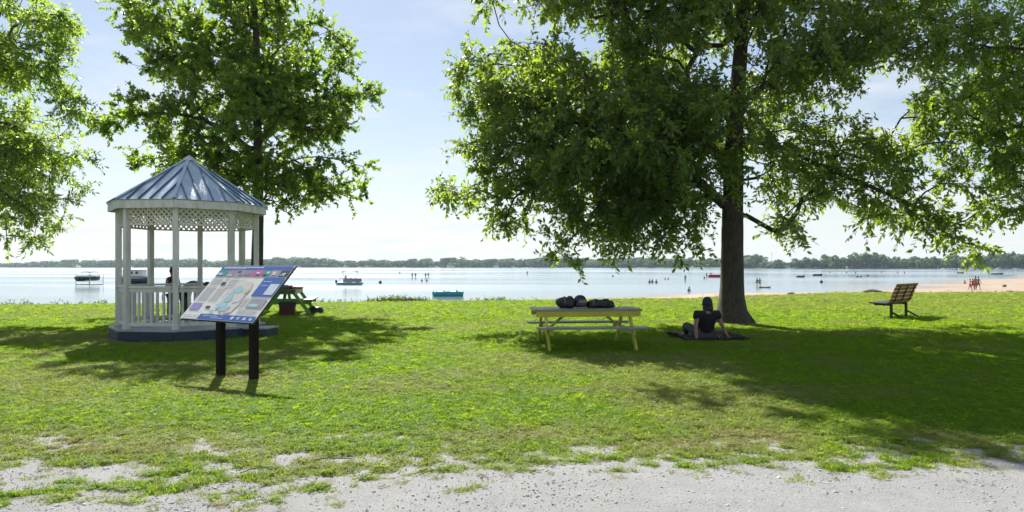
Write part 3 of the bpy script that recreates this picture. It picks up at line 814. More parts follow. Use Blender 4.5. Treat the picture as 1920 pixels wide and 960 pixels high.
maple_lobes = [
    lob(480, 60, 130, 100, MD, 2.4, 1.0), lob(350, 90, 95, 60, MD, 1.6, 1.1), lob(270, 40, 70, 40, MD + 0.4, 1.0, 1.0), lob(215, 10, 36, 20, MD + 0.4, 0.6, 1.3),
    lob(590, 110, 70, 55, MD - 0.3, 1.4, 0.9), lob(625, 70, 34, 34, MD - 0.5, 0.7, 1.1), lob(560, 220, 100, 55, MD, 1.8, 1.0), lob(640, 185, 58, 24, MD + 0.5, 0.7, 1.5), lob(685, 178, 22, 9, MD + 0.5, 0.3, 2.2),
    lob(625, 250, 50, 18, MD, 0.7, 1.5), lob(560, 330, 110, 50, MD - 0.4, 1.6, 1.2), lob(640, 345, 45, 30, MD - 0.5, 0.8, 1.2), lob(670, 318, 40, 14, MD - 0.8, 0.4, 2.0), lob(710, 320, 18, 7, MD - 0.8, 0.3, 2.5),
    lob(540, 385, 50, 22, MD - 0.6, 0.7, 1.4), lob(340, 215, 90, 45, MD - 0.6, 1.3, 1.2), lob(240, 215, 60, 24, MD - 1.0, 0.7, 1.5), lob(195, 235, 20, 18, MD - 1.0, 0.4, 2.0),
    lob(310, 300, 70, 34, MD + 0.8, 1.1, 1.2), lob(430, 310, 110, 55, MD, 1.9, 1.3), lob(470, 190, 110, 80, MD, 2.6, 1.1), lob(300, 130, 60, 36, MD - 0.2, 0.9, 1.1),
    lob(470, -50, 130, 70, MD, 2.2, 0.9), lob(360, -10, 80, 50, MD, 1.2, 0.9), lob(560, 0, 60, 50, MD, 1.2, 0.8),
    lob(460, 200, 80, 70, MD - 2.4, 0.8, 0.8), lob(510, 160, 80, 70, MD + 2.4, 0.8, 0.8),
]
make_tree('maple_tree', 'slimmer maple with bright layered foliage standing behind the gazebo', maple_trunk, 0.20, maple_limbs, maple_lobes, 1250, 5, 0.58, 14,
          dict(size=0.145, aspect=1.0, up=0.1, hang=0.35, wide=True), 33, M['maple'], droop=0.05, outward=1.2, twig_down=-0.05, first=2.9, bare=0.3, voids=0.26)

# tree whose crown hangs into the picture on the left
LD = 19.0
def S(px, py, dd=0.0): return at(px, py, LD + dd)
lb = S(-170, 500); lb.z = 0
left_lobes = [
    lob(0, 190, 110, 190, LD, 2.4, 1.1), lob(85, 300, 55, 120, LD, 1.5, 1.2), lob(125, 330, 26, 60, LD, 0.8, 1.4), lob(60, 410, 65, 50, LD - 0.3, 1.2, 1.2), lob(130, 420, 22, 22, LD - 0.3, 0.5, 1.4), lob(18, 458, 30, 24, LD - 0.3, 0.5, 1.3),
    lob(85, 120, 40, 60, LD, 1.1, 1.2), lob(112, 40, 22, 14, LD, 0.5, 1.4), lob(60, 30, 50, 50, LD, 1.2, 1.0), lob(135, 195, 20, 30, LD, 0.6, 1.3),
    lob(-100, 120, 150, 170, LD, 3.0, 1.0), lob(-120, 330, 150, 120, LD, 2.6, 0.9), lob(-80, -60, 130, 90, LD, 2.4, 0.9), lob(-260, 200, 130, 220, LD, 3.0, 0.7),
]
left_limbs = [[S(-168, 330), S(-90, 250), S(0, 220), S(80, 260), S(120, 330)], [S(-168, 250), S(-90, 130, -0.6), S(0, 80, -0.8), S(80, 60, -0.6)], [S(-168, 360), S(-80, 330, -1), S(0, 350, -1.4), S(60, 400, -1)], [S(-168, 300), S(-260, 220, 0.5), S(-330, 190, 0.8)]]
make_tree('willow_leaved_tree', 'pale narrow-leaved tree hanging into the upper corner beside the gazebo', [tuple(lb), tuple(S(-172, 480)), tuple(S(-168, 330)), tuple(S(-160, 150)), tuple(S(-150, -60))], 0.24, left_limbs, left_lobes, 1150, 6, 0.5, 15,
          dict(size=0.15, aspect=0.38, hang=0.32), 44, M['locust'], first=2.4, droop=0.14, twig_down=0.2)

# tree on the right whose trunk is out of the picture
RD_ = 16.5
def U(px, py, dd=0.0): return at(px, py, RD_ + dd)
rb = U(2150, 500); rb.z = 0
right_lobes = [
    lob(1890, 90, 110, 110, RD_, 1.8, 1.0), lob(1800, 60, 80, 70, RD_ - 0.4, 1.2, 0.8), lob(1905, 240, 75, 80, RD_, 1.3, 1.0), lob(1840, 200, 70, 50, RD_ - 0.3, 1.0, 0.8), lob(1770, 170, 45, 30, RD_ - 0.4, 0.6, 0.8),
    lob(1930, 340, 45, 45, RD_, 0.8, 1.0), lob(1885, 300, 40, 24, RD_, 0.5, 1.2), lob(1905, 385, 22, 12, RD_, 0.4, 1.5), lob(1850, 255, 30, 18, RD_, 0.5, 1.2),
    lob(2020, 100, 150, 170, RD_, 2.6, 0.9), lob(2020, 290, 110, 80, RD_, 1.8, 0.9), lob(1960, -70, 170, 90, RD_, 2.4, 0.8), lob(2200, 150, 160, 220, RD_, 2.8, 0.7),
]
right_limbs = [[U(2150, 320), U(2050, 250), U(1970, 230), U(1890, 260)], [U(2150, 230), U(2050, 120, -0.5), U(1950, 90, -0.7), U(1830, 90, -0.7)], [U(2150, 280), U(2230, 200, 0.5), U(2290, 180, 0.6)]]
make_tree('box_elder_tree', 'sunlit yellow-green tree reaching in from the edge beyond the bench', [tuple(rb), tuple(U(2152, 480)), tuple(U(2150, 330)), tuple(U(2145, 150)), tuple(U(2140, -60))], 0.22, right_limbs, right_lobes, 640, 6, 0.55, 14,
          dict(size=0.145, aspect=0.46, hang=0.3), 55, M['locust'], first=2.4, droop=0.15, voids=0.34)

# far trees: each with trunk and a crown of leaf clumps
def far_tree_mesh(seed, k, h, wd):
    rng = np.random.default_rng(seed)
    lobes = [(rng.normal(0, wd * 0.22), rng.normal(0, wd * 0.22), h * rng.uniform(0.22, 0.78), wd * rng.uniform(0.22, 0.36)) for _ in range(7)]
    lobes.append((0, 0, h * 0.55, wd * 0.42))
    V, F, Tn = [], [], []
    for i in range(k):
        c = lobes[rng.integers(len(lobes))]
        u = rng.normal(size=3); u /= np.linalg.norm(u)
        p = np.array(c[:3]) + u * c[3] * np.array([1, 1, 0.85]) * rng.uniform(0.75, 1.05)
        a = np.cross(u, rng.normal(size=3)); a /= np.linalg.norm(a); b_ = np.cross(u, a) + u * rng.uniform(-0.5, 0.5)
        s = wd * rng.uniform(0.07, 0.13); n0 = len(V)
        V += [p - a * s, p + b_ * s, p + a * s, p - b_ * s * 0.8]; F.append((n0, n0 + 1, n0 + 2, n0 + 3)); Tn += [rng.random()] * 4
    return np.array(V), np.array(F), np.array(Tn)
# the wood along the left far shore, one mass
rng = np.random.default_rng(5)
VV, FF, TT, off = [], [], [], 0
variants = [far_tree_mesh(i, 210, 1.0, 0.95) for i in range(5)]
for i in range(640):
    px = rng.uniform(-420, 1420); x = 0.0
    y = 1700
    for _ in range(4):
        x = (px - 960) / FPX * y; y = float(shore_y(x)) + 16
    y += rng.uniform(0, 70) ** 1.0
    x = (px - 960) / FPX * y
    v, f, t_ = variants[i % 5]
    h = (17 + 13 * fbm(px * 0.012, 4.0, 3) + rng.uniform(-3, 4)) * (1.0 if px > 125 else 0.75)
    wd = h * rng.uniform(0.9, 1.5)
    VV.append(v * np.array([wd, wd, h]) + np.array([x, y, WATER_Z - 2.5])); FF.append(f + off); TT.append(t_); off += len(v)
tag(link('treeline', np_mesh('treeline', np.concatenate(VV), np.concatenate(FF), M['farleaf'], False, {'tint': np.concatenate(TT)})),
    'hazy band of distant trees along the far shore', 'trees', kind='stuff')
# the nearer wood on the right bank, tree by tree
protos = []
for i in range(4):
    v, f, t_ = far_tree_mesh(60 + i, 420, 1.0, 1.0)
    protos.append((np_mesh('crown', v, f, M['farleaf'], False, {'tint': t_}), MB().tube([(0, 0, -0.05), (0.01, 0, 0.25), (0, 0.01, 0.55)], [0.035, 0.025, 0.012], 6).mesh('trunk', M['bark'])))
px = 1402.0; i = 0
RB = 'trees along the right far bank'
while px < 1990:
    y = 1000.0
    for _ in range(5): x = (px - 960) / FPX * y; y = float(shore_y(x)) + 14 + 10 * ((i * 37) % 5)
    hp = np.interp(px, [1400, 1480, 1520, 1600, 1650, 1700, 1800, 1920, 2000], [14, 15, 20, 26, 30, 22, 24, 33, 34]) * random.uniform(0.82, 1.08)
    h = hp * y / FPX * 1.18; wd = random.uniform(20, 32) * y / FPX
    r = empty('bank_tree', (x, y, WATER_Z - 2.0), random.uniform(0, 6.28), 'rounded green tree in the row on the far bank behind the bench', 'tree', RB)
    r.scale = (wd, wd, h)
    cm, tm = protos[i % 4]
    link('crown', cm, r); link('trunk', tm, r)
    px += random.uniform(10, 17); i += 1

# ------------------------------------------------------------------ gazebo
def make_gazebo():
    root = empty('gazebo', GAZ, 0, 'white octagonal gazebo with blue metal roof and lattice frieze', 'gazebo')
    th = 3.41; RE, RP, RD2 = 1.652, 1.425, 1.60
    ang = [th + k * math.pi / 4 for k in range(8)]
    c8 = lambda r: [Vector((r * math.cos(a), r * math.sin(a), 0)) for a in ang]
    DZ = 0.25
    # deck: skirt board by board, floor board by board
    dk = c8(RD2)
    for k in range(8):
        a, b_ = dk[k], dk[(k + 1) % 8]
        MB().beam(a + Vector((0, 0, 0.105)), b_ + Vector((0, 0, 0.105)), 0.035, 0.205).build('skirt_board', M['deckblue'], root)
    poly = c8(RD2 + 0.03)
    def clip(poly, y0, y1):
        def cut(P, f):
            out = []
            for i in range(len(P)):
                a, b_ = P[i], P[(i + 1) % len(P)]; fa, fb = f(a), f(b_)
                if fa >= 0: out.append(a)
                if fa * fb < 0: out.append(a + (b_ - a) * (fa / (fa - fb)))
            return out
        return cut(cut(poly, lambda p: p.y - y0), lambda p: y1 - p.y)
    y = -1.63
    while y < 1.63:
        q = clip(poly, y + 0.004, y + 0.136)
        if len(q) >= 3: MB().prism(q, 0.212, DZ + random.uniform(-0.002, 0.002)).build('floor_board', M['deckgrey'], root)
        y += 0.14
    # posts
    pc = c8(RP)
    for k, p in enumerate(pc):
        m_ = Matrix.Rotation(ang[k], 3, 'Z')
        po = MB().box(p + Vector((0, 0, (DZ + 2.86) / 2)), (0.105, 0.105, 2.86 - DZ), m_).build('post', M['white'], root)
        MB().box(p + Vector((0, 0, DZ + 0.05)), (0.135, 0.135, 0.096), m_).build('post_foot', M['white'], po)
    open_side = 5            # the entrance, towards the right-hand back
    for k in range(8):
        a, b_ = pc[k], pc[(k + 1) % 8]
        u = (b_ - a).normalized(); a2, b2 = a + u * 0.06, b_ - u * 0.06
        L = (b2 - a2).length
        up = Vector((0, 0, 1))
        if k != open_side:
            rl = MB().beam(a2 + up * (DZ + 0.87), b2 + up * (DZ + 0.87), 0.085, 0.045).build('hand_rail', M['white'], root)
            MB().beam(a2 + up * (DZ + 0.80), b2 + up * (DZ + 0.80), 0.04, 0.07).build('under_rail', M['white'], rl)
            MB().beam(a2 + up * (DZ + 0.10), b2 + up * (DZ + 0.10), 0.04, 0.07).build('bottom_rail', M['white'], root)
            nb = 7
            for i in range(nb):
                p = a2 + u * L * (i + 0.5) / nb
                MB().beam(p + up * (DZ + 0.135), p + up * (DZ + 0.765), 0.038, 0.038, u).build('baluster', M['white'], root)
        # lattice frieze: top and bottom rails, crossing slats
        z0, z1 = 2.42, 2.80
        pn = MB().beam(a2 + up * (z1 - 0.02), b2 + up * (z1 - 0.02), 0.045, 0.05)
        pn.beam(a2 + up * z0, b2 + up * z0, 0.035, 0.03)
        po = pn.build('lattice_panel', M['lattice'], root)
        n_ = Vector((-u.y, u.x, 0)); H = z1 - z0 - 0.03; step = 0.115
        s0 = -H
        while s0 < L:
            for sg in (1, -1):
                x0, x1 = (s0, s0 + H)
                t0, t1 = max(0, -x0) / H, min(H, L - x0) / H
                if t1 - t0 > 0.12:
                    xa, xb = x0 + H * t0, x0 + H * t1
                    za, zb = z0 + 0.005 + H * t0, z0 + 0.005 + H * t1
                    if sg < 0: xa, xb = L - xa, L - xb
                    o_ = n_ * (0.006 * sg)
                    MB().beam(a2 + u * xa + o_ + up * za, a2 + u * xb + o_ + up * zb, 0.032, 0.009, n_).build('slat', M['lattice'], po)
            s0 += step
        # little corner brackets
    # fascia, soffit and roof
    ec = c8(RE - 0.03); EZ = 2.93
    for k in range(8):
        a, b_ = ec[k], ec[(k + 1) % 8]
        MB().beam(a + Vector((0, 0, EZ - 0.10)), b_ + Vector((0, 0, EZ - 0.10)), 0.04, 0.17).build('fascia_board', M['white'], root)
    MB().prism(c8(RE - 0.06), 2.815, 2.835).build('soffit', M['lattice'], root)
    rc = c8(RE + 0.015); AP = Vector((0, 0, 4.0))
    for k in range(8):
        a, b_ = rc[k] + Vector((0, 0, EZ - 0.008)), rc[(k + 1) % 8] + Vector((0, 0, EZ - 0.008))
        nrm = (b_ - a).cross(AP - a).normalized()
        if nrm.z < 0: nrm = -nrm
        dn = nrm * -0.02
        pan = MB().add([a, b_, AP, a + dn, b_ + dn, AP + dn], [(0, 1, 2), (5, 4, 3), (0, 3, 4, 1), (1, 4, 5, 2), (2, 5, 3, 0)]).build('roof_panel', M['roof'], root)
        mid = (a + b_) / 2; u = (b_ - a).normalized(); L = (b_ - a).length
        ups = (AP - mid).normalized(); sl = (AP - mid).length
        for i in range(1, 5):
            x_ = (i / 5 - 0.5) * L
            top = sl * (1 - abs(x_) / (L / 2)) - 0.06
            p0 = mid + u * x_ + nrm * 0.014
            MB().beam(p0, p0 + ups * top, 0.016, 0.030, nrm).build('seam', M['seam'], pan)
        h0 = a + Vector((0, 0, 0.018)); h1 = AP + Vector((0, 0, 0.012))
        MB().beam(h0, h1, 0.07, 0.022, (0, 0, 1)).build('hip_cap', M['roof'], pan)
    MB().loft([[Vector((r * math.cos(a), r * math.sin(a), z)) for a in ang] for r, z in ((0.16, 3.93), (0.10, 4.0), (0.02, 4.05))]).build('roof_cap', M['roof'], root)
    # low step at the entrance
    return root
gaz = make_gazebo()
sp = at(490, 606, 15.2)
st = empty('step_plank', (sp.x + 0.02, 15.05, 0), R(-8), 'grey wooden step platform at the gazebo entrance, behind the sign', 'step')
for i in range(4): MB().box((0, -0.21 + i * 0.14, 0.205), (0.62, 0.132, 0.03)).build('board', M['deckgrey'], st)
for s_ in (-1, 1): MB().box((s_ * 0.27, 0, 0.094), (0.04, 0.5, 0.186)).build('bearer', M['deckblue'], st)

# ------------------------------------------------------------------ information sign
def make_sign():
    phi = -0.546; tilt = 0.809; w, h = 1.571, 1.026
    root = empty('information_sign', SIGN, phi, 'tilted information board with blue bands and map on two dark posts', 'sign')
    c = Vector((0, 0, 1.191))
    u = Vector((1, 0, 0)); v = Vector((0, math.cos(tilt), math.sin(tilt))); nn = Vector((0, -math.sin(tilt), math.cos(tilt)))
    def pt(s, t, e=0): return c + u * (s - 0.5) * w + v * (t - 0.5) * h + nn * e       # s, t in 0..1 from the lower corner
    M['panel'] = mat('printed_panel', (0.72, 0.72, 0.68), (0.66, 0.66, 0.62), 0.35, 4)
    M['edge'] = mat('panel_edge', (0.04, 0.045, 0.05), (0.03, 0.03, 0.035), 0.5)
    inks = dict(blue=(0.035, 0.12, 0.44), deep=(0.02, 0.07, 0.30), pale=(0.62, 0.66, 0.75), teal=(0.05, 0.28, 0.30), mauve=(0.33, 0.24, 0.36), pink=(0.62, 0.10, 0.34), grey=(0.33, 0.34, 0.36),
                dark=(0.05, 0.055, 0.06), lilac=(0.34, 0.27, 0.60), sea=(0.34, 0.58, 0.64), salmon=(0.66, 0.42, 0.38), lime=(0.55, 0.62, 0.38), cream=(0.66, 0.62, 0.56), white=(0.80, 0.80, 0.80), ink=(0.42, 0.43, 0.46), water=(0.42, 0.60, 0.70))
    I = {k: mat('ink_' + k, q, tuple(z * 0.86 for z in q), 0.35, 14) for k, q in inks.items()}
    board = MB().beam(c - u * w / 2 + nn * -0.016, c + u * w / 2 + nn * -0.016, h, 0.022, nn)
    pn = board.build('panel', M['edge'], root)
    def sheet(name, s0, t0, s1, t1, ink, e=0.003):
        return MB().add([pt(s0, t0, e), pt(s1, t0, e), pt(s1, t1, e), pt(s0, t1, e)], [(0, 1, 2, 3)]).build(name, ink, pn)
    sheet('printed_face', 0.004, 0.006, 0.996, 0.994, M['panel'], -0.002)
    sheet('header_band', 0.012, 0.915, 0.988, 0.985, I['blue'])
    sheet('footer_band', 0.25, 0.015, 0.988, 0.105, I['blue'])
    sheet('footer_notice', 0.012, 0.015, 0.24, 0.105, I['white'])
    # strip of photographs below the header
    row = [('teal', 0.012, 0.15), ('mauve', 0.155, 0.27), ('grey', 0.275, 0.40), ('mauve', 0.405, 0.525), ('pink', 0.53, 0.645), ('teal', 0.65, 0.75), ('grey', 0.755, 0.87), ('dark', 0.872, 0.985)]
    rr_ = random.Random(4)
    for nm, s0, s1 in row:
        ph = sheet('photograph', s0, 0.79, s1, 0.905, I[nm])
        for q in range(3):
            a = s0 + (s1 - s0) * rr_.uniform(0.05, 0.5); b_ = a + (s1 - a) * rr_.uniform(0.3, 0.8); t0 = rr_.uniform(0.795, 0.86)
            sheet('printed_patch', a, t0, b_, t0 + rr_.uniform(0.015, 0.04), I[rr_.choice(['pale', 'grey', 'cream', 'mauve', 'dark'])], 0.0045 + 0.001 * q)
    sheet('blue_box', 0.72, 0.44, 0.985, 0.775, I['blue']); sheet('white_inset', 0.86, 0.47, 0.975, 0.66, I['pale'], 0.0045)
    sheet('photograph', 0.76, 0.24, 0.965, 0.40, I['grey']); sheet('photograph', 0.19, 0.62, 0.25, 0.68, I['dark']); sheet('photograph', 0.24, 0.20, 0.30, 0.245, I['dark'])
    sheet('lilac_box', 0.03, 0.17, 0.16, 0.29, I['lilac']); sheet('printed_patch', 0.78, 0.26, 0.90, 0.31, I['water'], 0.0045)
    # map: irregular lake and land patches
    def blob(name, s, t, rs, rt, ink, e, k=14):
        ps = []
        for i in range(k):
            a = 6.2832 * i / k; f = rr_.uniform(0.65, 1.15); ps.append(pt(s + rs * f * math.cos(a), t + rt * f * math.sin(a), e))
        return MB().add(ps, [tuple(range(k))]).build(name, ink, pn)
    blob('map_land', 0.50, 0.42, 0.19, 0.32, I['cream'], 0.003)
    for s, t_, rs, rt, ik in ((0.50, 0.55, 0.075, 0.07, 'sea'), (0.46, 0.40, 0.05, 0.09, 'sea'), (0.42, 0.27, 0.07, 0.07, 'water'), (0.50, 0.22, 0.07, 0.06, 'sea'), (0.58, 0.36, 0.05, 0.05, 'pale'), (0.57, 0.14, 0.05, 0.022, 'salmon'), (0.62, 0.52, 0.03, 0.04, 'lime'), (0.36, 0.16, 0.04, 0.02, 'sea')):
        blob('map_patch', s, t_, rs, rt, I[ik], 0.0045 + rr_.random() * 0.002)
    for s0, t0, s1, t1, k_ in ((0.03, 0.33, 0.17, 0.60, 11), (0.03, 0.62, 0.17, 0.76, 6), (0.28, 0.55, 0.40, 0.76, 8), (0.20, 0.32, 0.32, 0.58, 10), (0.70, 0.12, 0.95, 0.22, 5), (0.20, 0.70, 0.26, 0.76, 3), (0.66, 0.24, 0.74, 0.42, 7)):
        # unreadable lines of small print
        mbx = MB()
        for i in range(k_):
            t_ = t1 - (t1 - t0) * (i + 0.5) / k_; a = s0
            while a < s1 - 0.01:
                b_ = min(s1, a + rr_.uniform(0.012, 0.035)); d = (t1 - t0) / k_ * 0.22
                mbx.add([pt(a, t_ - d, 0.003), pt(b_, t_ - d, 0.003), pt(b_, t_ + d, 0.003), pt(a, t_ + d, 0.003)], [(0, 1, 2, 3)]); a = b_ + 0.006
        mbx.build('small_print', I['ink'], pn)
    for s0, s1, t_, d, ink in ((0.05, 0.60, 0.957, 0.009, 'white'), (0.05, 0.36, 0.935, 0.006, 'pale'), (0.30, 0.50, 0.075, 0.006, 'pale'), (0.42, 0.58, 0.045, 0.005, 'pale'), (0.03, 0.22, 0.075, 0.005, 'ink'), (0.03, 0.20, 0.045, 0.005, 'ink'), (0.75, 0.84, 0.70, 0.008, 'pale'), (0.75, 0.83, 0.63, 0.006, 'pale')):
        mbx = MB(); a = s0
        while a < s1:
            b_ = a + rr_.uniform(0.010, 0.022); mbx.add([pt(a, t_ - d, 0.0047), pt(b_, t_ - d, 0.0047), pt(b_, t_ + d, 0.0047), pt(a, t_ + d, 0.0047)], [(0, 1, 2, 3)]); a = b_ + rr_.choice([0.004, 0.004, 0.010])
        mbx.build('lettering', I[ink], pn)
    for s, ik in ((0.70, 'pale'), (0.78, 'sea'), (0.86, 'pale'), (0.94, 'water')): blob('emblem', s, 0.058, 0.024, 0.026, I[ik], 0.0047, 9)
    for s_ in (-0.355, 0.355):
        # post cut to the slope of the board
        zt = lambda y_: 1.191 + (y_) * math.tan(tilt) - 0.045
        a = 0.046
        MB().add([(s_ - a, -a, -0.1), (s_ + a, -a, -0.1), (s_ + a, a, -0.1), (s_ - a, a, -0.1), (s_ - a, -a, zt(-a)), (s_ + a, -a, zt(-a)), (s_ + a, a, zt(a)), (s_ - a, a, zt(a))],
                 [(3, 2, 1, 0), (0, 1, 5, 4), (1, 2, 6, 5), (2, 3, 7, 6), (3, 0, 4, 7), (4, 5, 6, 7)]).build('post', M['post'], root)
    return root
make_sign()

# ------------------------------------------------------------------ picnic tables
def make_table(name, label, loc, rz, frame, boards, nb=5, L=2.04, legs_x=0.80):
    root = empty(name, loc, rz, label, 'picnic table')
    bw = 0.145; tot = nb * (bw + 0.006)
    for i in range(nb):
        y = -tot / 2 + (i + 0.5) * tot / nb
        MB().beam((-L / 2, y, 0.735 + random.uniform(-.002, .002)), (L / 2, y, 0.735 + random.uniform(-.002, .002)), bw, 0.038, bev=0.004).build('top_board', boards, root)
    for s in (-1, 1):
        for i in range(2):
            y = s * (0.63 + i * 0.146)
            MB().beam((-L / 2, y, 0.43), (L / 2, y, 0.43), 0.14, 0.038, bev=0.004).build('bench_board', boards, root)
    for s in (-1, 1):
        MB().beam((-L / 2 + 0.03, s * (tot / 2 - 0.03), 0.66), (L / 2 - 0.03, s * (tot / 2 - 0.03), 0.66), 0.036, 0.105).build('apron', frame, root)
    for e in (-1, 1):
        x = e * legs_x
        for s in (-1, 1):
            MB().beam((x, s * 0.76, 0.0), (x, s * 0.25, 0.71), 0.04, 0.10, (0, s * 0.8, 0.58)).build('leg', frame, root)
        xb = x - e * 0.042
        MB().beam((xb, -0.80, 0.355), (xb, 0.80, 0.355), 0.038, 0.105).build('bench_bearer', frame, root)
        MB().beam((xb, -0.36, 0.655), (xb, 0.36, 0.655), 0.038, 0.105).build('top_bearer', frame, root)
        MB().beam((xb - e * 0.025, 0, 0.34), (e * 0.30, 0, 0.70), 0.085, 0.04, (e * 0.7, 0, 0.7)).build('brace', frame, root)
    MB().beam((0, -0.35, 0.685), (0, 0.35, 0.685), 0.085, 0.035).build('cleat', frame, root)
    return root
PT = Vector((1.40, 13.12, 0)); PTR = R(5.5)
make_table('picnic_table', 'yellow-green picnic table with black bags on top', PT, PTR, M['yellow'], M['boards'])
g2 = at(520, 584, 23.2); 
make_table('picnic_table', 'green picnic table seen end-on behind the information board', (-7.35, 22.3, 0.03), R(101), M['green'], M['greenboard']).scale = (1.06, 1.06, 1.06)

def on_table(x, y, z=0.757):
    c_, s_ = math.cos(PTR), math.sin(PTR)
    return Vector((PT.x + x * c_ - y * s_, PT.y + x * s_ + y * c_, z))

def lump(mb_, c, r, seed, k=14, flat=0.0, e=0.14):
    """soft irregular bag body as a closed lathe-like blob, flat below"""
    rg = random.Random(seed); ph = [rg.uniform(0, 6.28) for _ in range(6)]
    rings = []
    for i in range(1, 10):
        t_ = math.pi * i / 10
        ring = []
        for q in range(k):
            a = 2 * math.pi * q / k
            f = 1 + e * math.sin(2 * a + ph[0] + t_) + e * 0.6 * math.sin(5 * a + ph[1] - 2 * t_) + e * 0.5 * math.sin(4 * t_ + ph[2])
            sx = abs(math.sin(t_)) ** 0.65
            z = math.copysign(abs(math.cos(t_)) ** 0.7, math.cos(t_))
            p = Vector((r[0] * sx * f * math.cos(a), r[1] * sx * f * math.sin(a), r[2] * z))
            if p.z < -r[2] * 0.8: p.z = -r[2] * 0.8
            ring.append(Vector(c) + p)
        rings.append(ring)
    mb_.loft(rings)
    return mb_
def make_bag(name, label, loc, r, seed, rz=0, cat='bag', group=None, m=None):
    o = empty(name, loc, rz, label, cat, group)
    lump(MB(), (0, 0, r[2] * 0.8), r, seed).build('body', m or M['black'], o)
    mb_ = MB(); lump(mb_, (r[0] * 0.1, -r[1] * 0.72, r[2] * 0.6), (r[0] * 0.55, r[1] * 0.4, r[2] * 0.45), seed + 1); mb_.build('pocket', M['black'], o)
    for s in (-1, 1):
        pts_ = [Vector((s * r[0] * 0.35, -r[1] * 0.9, r[2] * 0.5)), Vector((s * r[0] * 0.55, -r[1] * 1.12, r[2] * 1.1)), Vector((s * r[0] * 0.45, -r[1] * 0.5, r[2] * 1.9)), Vector((s * r[0] * 0.2, 0, r[2] * 1.86))]
        MB().tube(pts_, 0.012, 6).build('strap', M['strap'] if s < 0 else M['black'], o)
    return o
make_bag('backpack', 'crumpled black backpack lying nearest the table end on the yellow-green table', on_table(-0.36, 0.0), (0.17, 0.16, 0.115), 3, 0.3)
make_bag('duffel_bag', 'long low black bag on the yellow-green table, between helmet and table end', on_table(0.30, 0.0), (0.30, 0.17, 0.085), 5, 0.05)
# round helmet-like bag in the middle
hm = empty('helmet', on_table(-0.10, -0.03), 0.4, 'round black helmet resting between two black bags on the picnic table', 'helmet')
rings = []
for i in range(9):
    t_ = i / 8 * 1.62
    rings.append([Vector((0.150 * math.cos(a) * max(0.04, math.sin(1.62 - t_ + 0.02)) ** 0.8 if False else 0.15 * math.cos(a) * max(0.03, math.cos(t_ * 0.97)) ** 0.85, 0.16 * math.sin(a) * max(0.03, math.cos(t_ * 0.97)) ** 0.85, 0.02 + 0.225 * math.sin(min(t_, 1.57)))) for a in [2 * math.pi * q / 18 for q in range(18)]])
MB().loft(rings).build('shell', M['blackgloss'], hm)
MB().tube([Vector((0.153 * math.cos(a), 0.163 * math.sin(a), 0.03)) for a in [2 * math.pi * q / 20 for q in range(21)]], 0.012, 6).build('rim', M['black'], hm)
MB().add([(-0.10, -0.125, 0.10), (0.06, -0.15, 0.10), (0.05, -0.135, 0.16), (-0.09, -0.115, 0.16), (-0.10, -0.140, 0.10), (0.06, -0.165, 0.10), (0.05, -0.150, 0.16), (-0.09, -0.130, 0.16)],
         [(0, 1, 2, 3), (7, 6, 5, 4), (0, 4, 5, 1), (1, 5, 6, 2), (2, 6, 7, 3), (3, 7, 4, 0)]).build('visor', M['strap'], hm)

# things around the green table
cl_ = at(540, 586, 22.9)
co = empty('cool_box', (at(539, 587, 21.3).x, 21.3, 0), R(12), 'dark blue and red cool box standing under the green picnic table', 'cool box')
MB().box((0, 0, 0.17), (0.46, 0.32, 0.34)).build('body', M['coolred'], co); MB().box((0, 0, 0.385), (0.48, 0.34, 0.084)).build('lid', M['coolblue'], co)
MB().tube([(-0.25, 0, 0.30), (-0.25, 0, 0.45), (0.25, 0, 0.45), (0.25, 0, 0.30)], 0.012, 6).build('handle', M['black'], co)
bl = at(592, 584, 23.4)
make_bag('black_bag', 'black bag slumped on the grass beside the green picnic table', (at(592, 584, 22.2).x, 22.2, -0.02), (0.29, 0.20, 0.15), 9, 0.2)
tb = empty('folded_cloth', (-7.22, 21.7, 0.83), 0.3, 'grey and orange folded clothes lying on the green picnic table', 'clothes')
lump(MB(), (0, 0, 0.06), (0.26, 0.2, 0.075), 12).build('jacket', M['strap'], tb)
M['orange'] = mat('orange_cloth', (0.45, 0.14, 0.09), (0.35, 0.10, 0.06), 0.8)
lump(MB(), (0.36, -0.05, 0.035), (0.20, 0.16, 0.045), 13).build('towel', M['orange'], tb)

